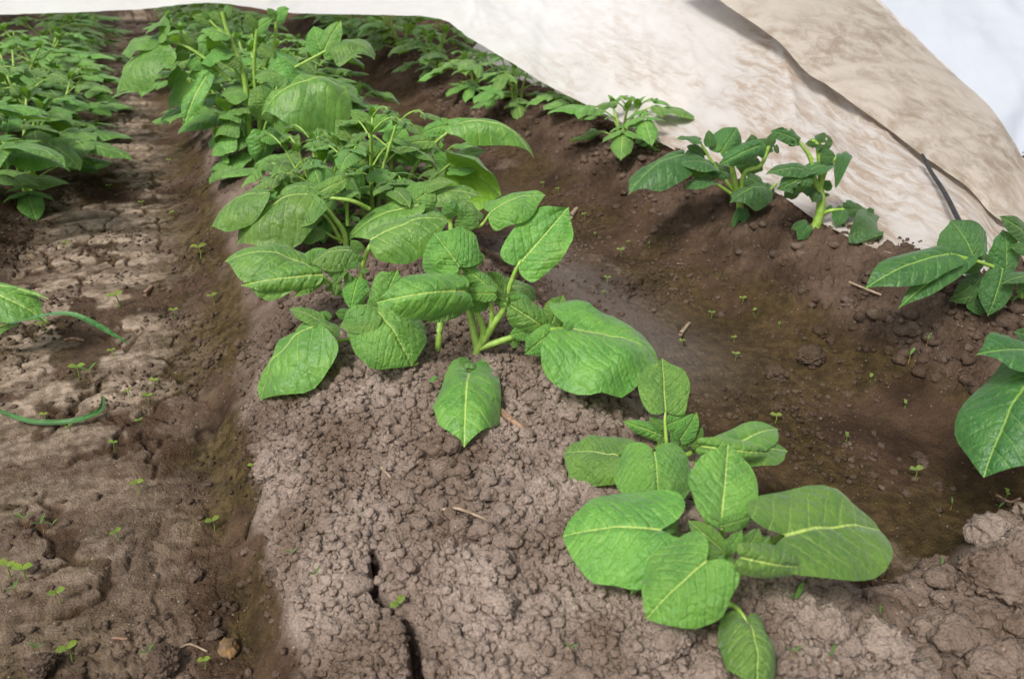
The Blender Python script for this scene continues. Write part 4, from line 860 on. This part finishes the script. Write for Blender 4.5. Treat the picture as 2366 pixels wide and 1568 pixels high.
# ------------------------------------------------------------------ sprouts, grass, twigs
def sprout_proto(kind):
    root = empty('sprout', (0, 0, 0)); h = (.011, .008, .014)[kind]
    V, F, U = tube([np.array([0, 0, -.003]), np.array([.001, 0, h*.5]), np.array([0, .001, h])], .0007, .0005, 6, 5)
    mb = MB(); mb.put(V, F, U); add('stem', mb.mesh('stem'), M_RED if kind == 2 else M_COTY, root)
    l, wd, up = ((.0085, .0062, .25), (.0065, .0052, .1), (.013, .0042, .8))[kind]
    for sg in (-1, 1):
        B = np.array([0, .001, h]); T = B+np.array([sg*l, .001, l*up]); n = np.array([-sg*up, -.25, 1.])
        V, F, U = leaf_geo(B, T, n, wd, bend=.05, cup=-.15, fold=.1, cord=0, wave=0, puck=0, nu=8, nv=6, wide=.6)
        mb = MB(); mb.put(V, F, U); add('leaf', mb.mesh('leaf'), M_COTY if kind < 2 else M_LEAF, root)
    return root
SP = {}
NUM = 'first second third fourth fifth sixth seventh eighth ninth tenth eleventh twelfth thirteenth fourteenth fifteenth sixteenth seventeenth eighteenth nineteenth twentieth twenty-first twenty-second twenty-third twenty-fourth twenty-fifth twenty-sixth twenty-seventh twenty-eighth twenty-ninth thirtieth thirty-first thirty-second thirty-third thirty-fourth thirty-fifth'.split()
def sprout(px, py, size, kind, lab, group, rot=None):
    if kind not in SP: SP[kind] = sprout_proto(kind); o = SP[kind]
    else: o = copy_tree(SP[kind])
    for k in list(o.keys()): del o[k]
    q = gpt(px, py+size*.3); d = float(np.dot(q-CAM, FW)); o.location = Vector(q)+Vector((0, 0, .003)); s = 1.15*size*d/FPX/((.017, .013, .02)[kind])
    o.scale = (s, s, s); o.rotation_euler = (0, 0, rng.uniform(-.7, .9) if rot is None else rot); tag(o, lab, 'sprout', group)
LF = [(168, 1517, 42, 0), (60, 1328, 42, 0), (25, 1322, 40, 0), (140, 1384, 34, 0), (277, 1247, 26, 0), (325, 1138, 28, 1), (496, 1216, 30, 0), (265, 1034, 22, 0), (322, 969, 18, 0), (346, 932, 24, 0), (358, 893, 22, 1),
      (303, 922, 18, 1), (186, 872, 34, 0), (215, 882, 30, 2), (262, 822, 18, 1), (105, 768, 26, 1), (277, 707, 34, 0), (405, 732, 20, 0), (495, 695, 24, 0), (465, 592, 32, 0), (155, 572, 16, 1), (165, 990+8, 18, 0),
      (105, 968, 18, 1), (128, 1270-45, 20, 2), (62, 1210, 26, 2), (102, 1222, 26, 2), (40, 1375, 26, 2), (95, 1510, 26, 2), (350, 1520, 26, 2), (475, 1535, 26, 1), (255, 440, 14, 1), (330, 480, 14, 1), (402, 500, 14, 1), (72, 410, 14, 0), (390, 378, 12, 1)]
for i, (a, b, s_, k) in enumerate(sorted(LF, key=lambda q: -q[1])):
    sprout(a, b, s_, k, ('tiny yellow-green sprout' if k < 2 else 'tiny dark green red-stemmed sprout')+', '+NUM[i]+' up the left furrow from the bottom', 'sprouts in the left furrow')
CRD = [(922, 1385, 40, 0, 'bright two-leaved sprout beside the wide crack of the centre ridge'), (590, 1090, 24, 0, 'bright sprout on the big rough clod of the centre ridge'), (733, 1335, 24, 2, 'single dark green sprout on the left shoulder of the centre ridge'),
       (678, 1290, 20, 2, 'pale sprout with a red stem left of the crack on the centre ridge'), (958, 862, 26, 1, 'small sprout at the foot of the middle plant'), (1318, 1505, 24, 2, 'little green sprout near the bottom edge left of the front leaves'), (1640, 1522, 18, 2, 'little sprout left of the hanging leaf at the bottom edge'),
       (1758, 1222, 24, 0, 'round-leaved sprout just behind the small right leaf of the front plant'), (1835, 1395, 46, 2, 'longest dark sprout right of the front plant stem')]
for a, b, s_, k, l in CRD: sprout(a, b, s_, k, l, 'sprouts on the centre ridge')
RF = [(2112, 1100, 32, 0), (2322, 1150, 24, 1), (1790, 972, 24, 1), (1698, 828, 18, 0), (1695, 785, 14, 0), (2020, 840, 18, 0), (2130, 795, 18, 1), (1643, 730, 16, 0), (1748, 690, 16, 0), (1718, 678, 16, 0), (1810, 700, 14, 1), (1434, 585, 18, 0),
      (1375, 545, 12, 0), (1402, 655, 16, 0), (1395, 685, 14, 1), (1350, 500, 12, 1), (1500, 568, 12, 1), (1575, 795, 14, 1), (1905, 695, 14, 1), (2125, 735, 24, 2), (2158, 730, 22, 2), (2325, 735, 24, 2), (1955, 1015, 20, 1), (2300, 1190, 20, 2),
      (2195, 1175, 18, 2), (2140, 1405, 26, 2), (2030, 1425, 24, 2), (1915, 1530, 30, 2), (2350, 1535, 34, 2), (1830, 1520, 26, 2), (1255, 380, 12, 1), (1460, 470, 12, 1), (1290, 430, 12, 1)]
for i, (a, b, s_, k) in enumerate(sorted(RF, key=lambda q: -q[1])):
    sprout(a, b, s_, k, ('tiny yellow-green sprout' if k < 2 else 'tiny dark green sprout')+', '+NUM[i]+' up the right furrow and ridge from below', 'sprouts in the right furrow and on the right ridge')
def ribbon(name, pts, wpx, lab, cat, mat, seed=0):
    P = np.array([at_y(a, b, gpt(*ref), o) if ref else gpt(a, b)+np.array([0, 0, o]) for a, b, o, ref in pts]); C = crom(P, 40); T = np.gradient(C, axis=0); T /= np.linalg.norm(T, axis=1)[:, None]
    d = float(np.dot(C[20]-CAM, FW)); w_ = wpx*d/FPX; V = []; U = []
    for i in range(40):
        t = i/39; vw = unit(CAM-C[i]); n = unit(vw*.6+np.array([math.sin(t*6)*.5, .1, .5])); s_ = unit(np.cross(n, T[i])); n = np.cross(T[i], s_); hw = .5*w_*(.1+.9*math.sin(math.pi*(.04+.95*t)))
        for v in (-1, -.5, 0, .5, 1): V.append(C[i]+s_*hw*v+n*hw*.08*abs(v)); U.append((t, v*.05))
    V = np.array(V); o = add(name, mesh_np(name, V-C[0], grid_faces(40, 5), np.array(U)), mat); o.location = Vector(C[0]); return tag(o, lab, cat)
R_ = (60, 900)
ribbon('grass_blade', [(20, 748, -.0, R_), (105, 727, .0, R_), (165, 725, .0, R_), (220, 748, .0, R_), (262, 772, .0, R_), (300, 795, .0, R_)], 14, 'grass blade arching right from under the round leaf at the left edge', 'grass', M_GRASS)
ribbon('grass_blade', [(232, 905, .004, None), (243, 940, .006, None), (232, 968, .008, None), (170, 988, .01, None), (80, 990, .01, None), (0, 970, .012, None), (-70, 940, .014, None)], 14, 'long grass blade lying curved across the left furrow to the left edge', 'grass', M_GRASS)
def twig(pts, r, lab, mat, name='twig', dz=.003, kn=0):
    P = [gpt(a, b)+np.array([0, 0, dz]) for a, b in pts]; d = float(np.dot(P[0]-CAM, FW)); rr = r*d/FPX
    V, F, U = tube(P, rr, rr*.75, 24, 9); V = V+(.22*rr)*np.stack([fbm(V[:, 0]*300, V[:, 2]*300+V[:, 1]*90, 3+k, 2) for k in range(3)], 1)
    cap = [list(range(9))[::-1], list(range(len(V)-9, len(V)))]
    me = mesh_np(name, V-P[0], [tuple(f) for f in F.tolist()]+[tuple(c) for c in cap]); o = add(name, me, mat); o.location = Vector(P[0]); tag(o, lab, 'twig')
twig([(1148, 935), (1170, 958), (1190, 975), (1224, 1003)], 9, 'thick brown twig lying below the middle plant', M_TWIG, dz=.004)
twig([(1016, 1172), (1060, 1178), (1122, 1194)], 4, 'thin grey-brown twig across the front of the centre ridge', M_STRAW, dz=.004)
twig([(1572, 772), (1592, 748)], 5, 'short pale stick in the right furrow', M_STRAW, 'stick'); twig([(1318, 506), (1332, 483)], 6, 'short brown stick beside the upper right leaf of the middle plant', M_STRAW, 'stick')
twig([(1005, 788), (1022, 800)], 4, 'pale dry flake between the stems of the middle plant', M_STRAW, 'straw_piece'); twig([(1150, 850), (1180, 835), (1235, 870)], 2.2, 'thin root lying right of the middle plant stem', M_TWIG, 'root', .004)
twig([(1130, 805), (1160, 850), (1205, 905)], 2.2, 'bent root running down right of the middle plant', M_TWIG, 'root', .004); twig([(880, 1080), (905, 1104)], 3, 'short straw bit on the left of the ridge above the crack', M_STRAW, 'straw_piece')
twig([(2300, 1150), (2330, 1170), (2352, 1166)], 4, 'broken twig at the right edge of the right furrow', M_TWIG); twig([(335, 730-40), (352, 668)], 6, 'dark decayed stick at the edge of the left furrow', M_TWIG, 'stick')
twig([(150, 794), (170, 790), (196, 795)], 4, 'small brown stick on the cracked mud of the left furrow', M_TWIG, 'stick'); twig([(262, 1480), (300, 1488)], 3, 'thin root in the left furrow near the bottom', M_TWIG, 'root')
twig([(1965, 640), (2010, 660), (2040, 668)], 3, 'thin root on the right ridge below the hanging leaves', M_STRAW, 'root'); twig([(410, 1502), (440, 1490), (480, 1508)], 3, 'thin straw in the left furrow beside the flat clod', M_STRAW, 'straw_piece')

# ------------------------------------------------------------------ fleece covers
def sheet(name, edge, back, ns, nt_, bulge, mat, wr=.012, parent=None, loc=None, seed=5, uvs=1., mid=None):
    E_ = crom(edge, ns); B_ = crom(back, ns); t = np.linspace(0, 1, nt_)
    V = np.empty((ns, nt_, 3)); U = np.empty((ns, nt_, 2))
    M_ = crom(mid, ns) if mid is not None else None
    for j, q in enumerate(t):
        if M_ is None: V[:, j] = E_*(1-q)+B_*q+np.array([0, 0, bulge])*4*q*(1-q)
        else: V[:, j] = E_*(1-q)**2+M_*2*q*(1-q)+B_*q*q
    ds = np.concatenate([[0], np.cumsum(np.linalg.norm(np.diff(V[:, nt_//2], axis=0), axis=1))]); dt = np.linalg.norm(V[ns//2, -1]-V[ns//2, 0])
    U[..., 0] = ds[:, None]*uvs; U[..., 1] = t[None]*dt*uvs
    du = np.gradient(V, axis=0); dv = np.gradient(V, axis=1); n = np.cross(du, dv); n /= np.linalg.norm(n, axis=2)[..., None]+1e-9
    u_, v_ = U[..., 0]/uvs, U[..., 1]/uvs
    w_ = fbm(u_*2.6+v_*2, v_*2.6-u_*1.3, seed, 3)
    for a_, f_, k_ in ((.5, 5., .5), (-.35, 7., .35), (1.1, 9., .22)):        # soft straight folds
        q_ = fbm((u_*math.cos(a_)+v_*math.sin(a_))*f_, (v_*math.cos(a_)-u_*math.sin(a_))*f_*.16, seed+int(f_), 2)
        w_ = w_+k_*np.clip(1-np.abs(q_)*5, 0, 1)**2
    w_ = w_+.05*fbm(u_*40, v_*30, seed+19, 2)
    fade = np.minimum(1, .25+np.minimum(t, 1-t)*6)[None]
    V = V+n*(wr*w_*fade)[..., None]
    org = V.reshape(-1, 3)[0]*0 if loc is None else loc
    o = add(name, mesh_np(name, V.reshape(-1, 3)-org, grid_faces(ns, nt_), U.reshape(-1, 2)), mat, parent)
    return o
A = at_d
cov = empty('fleece_cover', gpt(2050, 580), 'large white fleece cover lifted over the rows, brown stained toward the right', 'row cover')
loc = np.array(cov.location[:])
def G_(x, y, dz=.004): p = gpt(x, y); p[2] += dz; return p
EXT = [np.array([x, y, gz(x, y)+.004]) for x, y in ((1.19, .42), (1.21, .1), (1.22, -.35), (1.22, -.9))]
edge = [A(-900, 60, 3.3), A(-250, 36, 3.3), A(0, 35, 3.2), A(300, 24, 3.05), A(490, 8, 2.95), A(680, 30, 2.95), A(990, 42, 2.85), A(1090, 92, 2.6), A(1240, 182, 2.35), A(1400, 266, 2.12), A(1550, 342, 1.93),
        G_(1700, 420), G_(1790, 458), G_(1900, 535), G_(2050, 582), G_(2200, 640), G_(2366, 738)]+EXT
def bk(x, y, d): return A(x, y, d)
back = [A(-1400, -160, 7), A(-500, -150, 7), A(0, -150, 6.5), A(350, -150, 6), A(620, -160, 5.5), A(900, -170, 5), A(1200, -170, 4.6), A(1350, -170, 4.1), A(1500, -170, 3.6), A(1640, -170, 3.2), A(1780, -150, 2.9),
        A(1900, -120, 2.7), A(2022, -10, 2.52), A(2110, 80, 2.34), A(2200, 165, 2.15), A(2288, 250, 1.99), A(2360, 365, 1.77)]+[p+np.array([.34, .13, .27]) for p in EXT]
sheet('sheet', edge, back, 420, 150, .0, M_FLEECE, .016, cov, loc, 5, 1.5)
# stretch of the same cover lying behind the right row, seen under the lifted edge
e2 = [G_(1080, 130), G_(1180, 180), G_(1300, 228), G_(1430, 296), G_(1540, 350)]
b2 = [p+np.array([.30, .22, .05]) for p in e2]
sheet('inner_sheet', e2, b2, 120, 40, .05, M_FLEECE, .012, cov, loc, 8, 1.5)
# folded back, stained hem
h1 = [A(1560, -90, 2.50), A(1660, 0, 2.33), A(1790, 90, 2.10), A(1860, 165, 1.97), A(1905, 194, 1.92), A(1925, 208, 1.89), A(2060, 305, 1.73), A(2135, 362, 1.61), A(2230, 430, 1.49), A(2366, 530, 1.35)]+[p+np.array([.08, .03, .14]) for p in EXT]
h2 = [A(1950, -90, 2.52), A(2022, 0, 2.42), A(2110, 85, 2.24), A(2200, 170, 2.06), A(2250, 213, 1.96), A(2290, 250, 1.89), A(2330, 310, 1.78), A(2362, 365, 1.66), A(2400, 430, 1.56), A(2500, 560, 1.40)]+[p+np.array([.34, .12, .28]) for p in EXT[0:]]
sheet('stained_hem', h1, h2, 240, 80, .02, M_HEM, .010, cov, loc, 15, 1.6)
cl = empty('fleece_cover', at_z(2300, 100, .3), 'clean white fleece cover over the next rows at the top right corner', 'row cover')
l2 = np.array(cl.location[:])
f1_ = [A(1830, -150, 3.2), A(1940, 0, 2.75), A(2040, 100, 2.42), A(2170, 230, 2.10), A(2260, 330, 1.92), A(2340, 480, 1.74)]+[p+np.array([.30, .12, .23]) for p in EXT]
f2_ = [p+np.array([3.2, 1.6, .1]) for p in f1_]
sheet('sheet', f1_, f2_, 120, 90, .18, M_CLEAN, .02, cl, l2, 25, 1.2)
strip = A(2131, 358, 1.58); strip2 = A(2150, 395, 1.52); strip3 = A(2218, 515, 1.33)  # shadowed gap between fleece layers, modelled as a thin black tube
V, F, U = tube([strip, strip2, .5*(strip2+strip3)+np.array([0, 0, .004]), strip3], .0035, .0045, 10, 8)
o = add('gap_shadow', mesh_np('gap_shadow', V-strip3, F, U), M_GAP_SHADOW); o.location = Vector(strip3); tag(o, 'thin black rod drawn for the shade in the gap between fleece layers', 'strip')
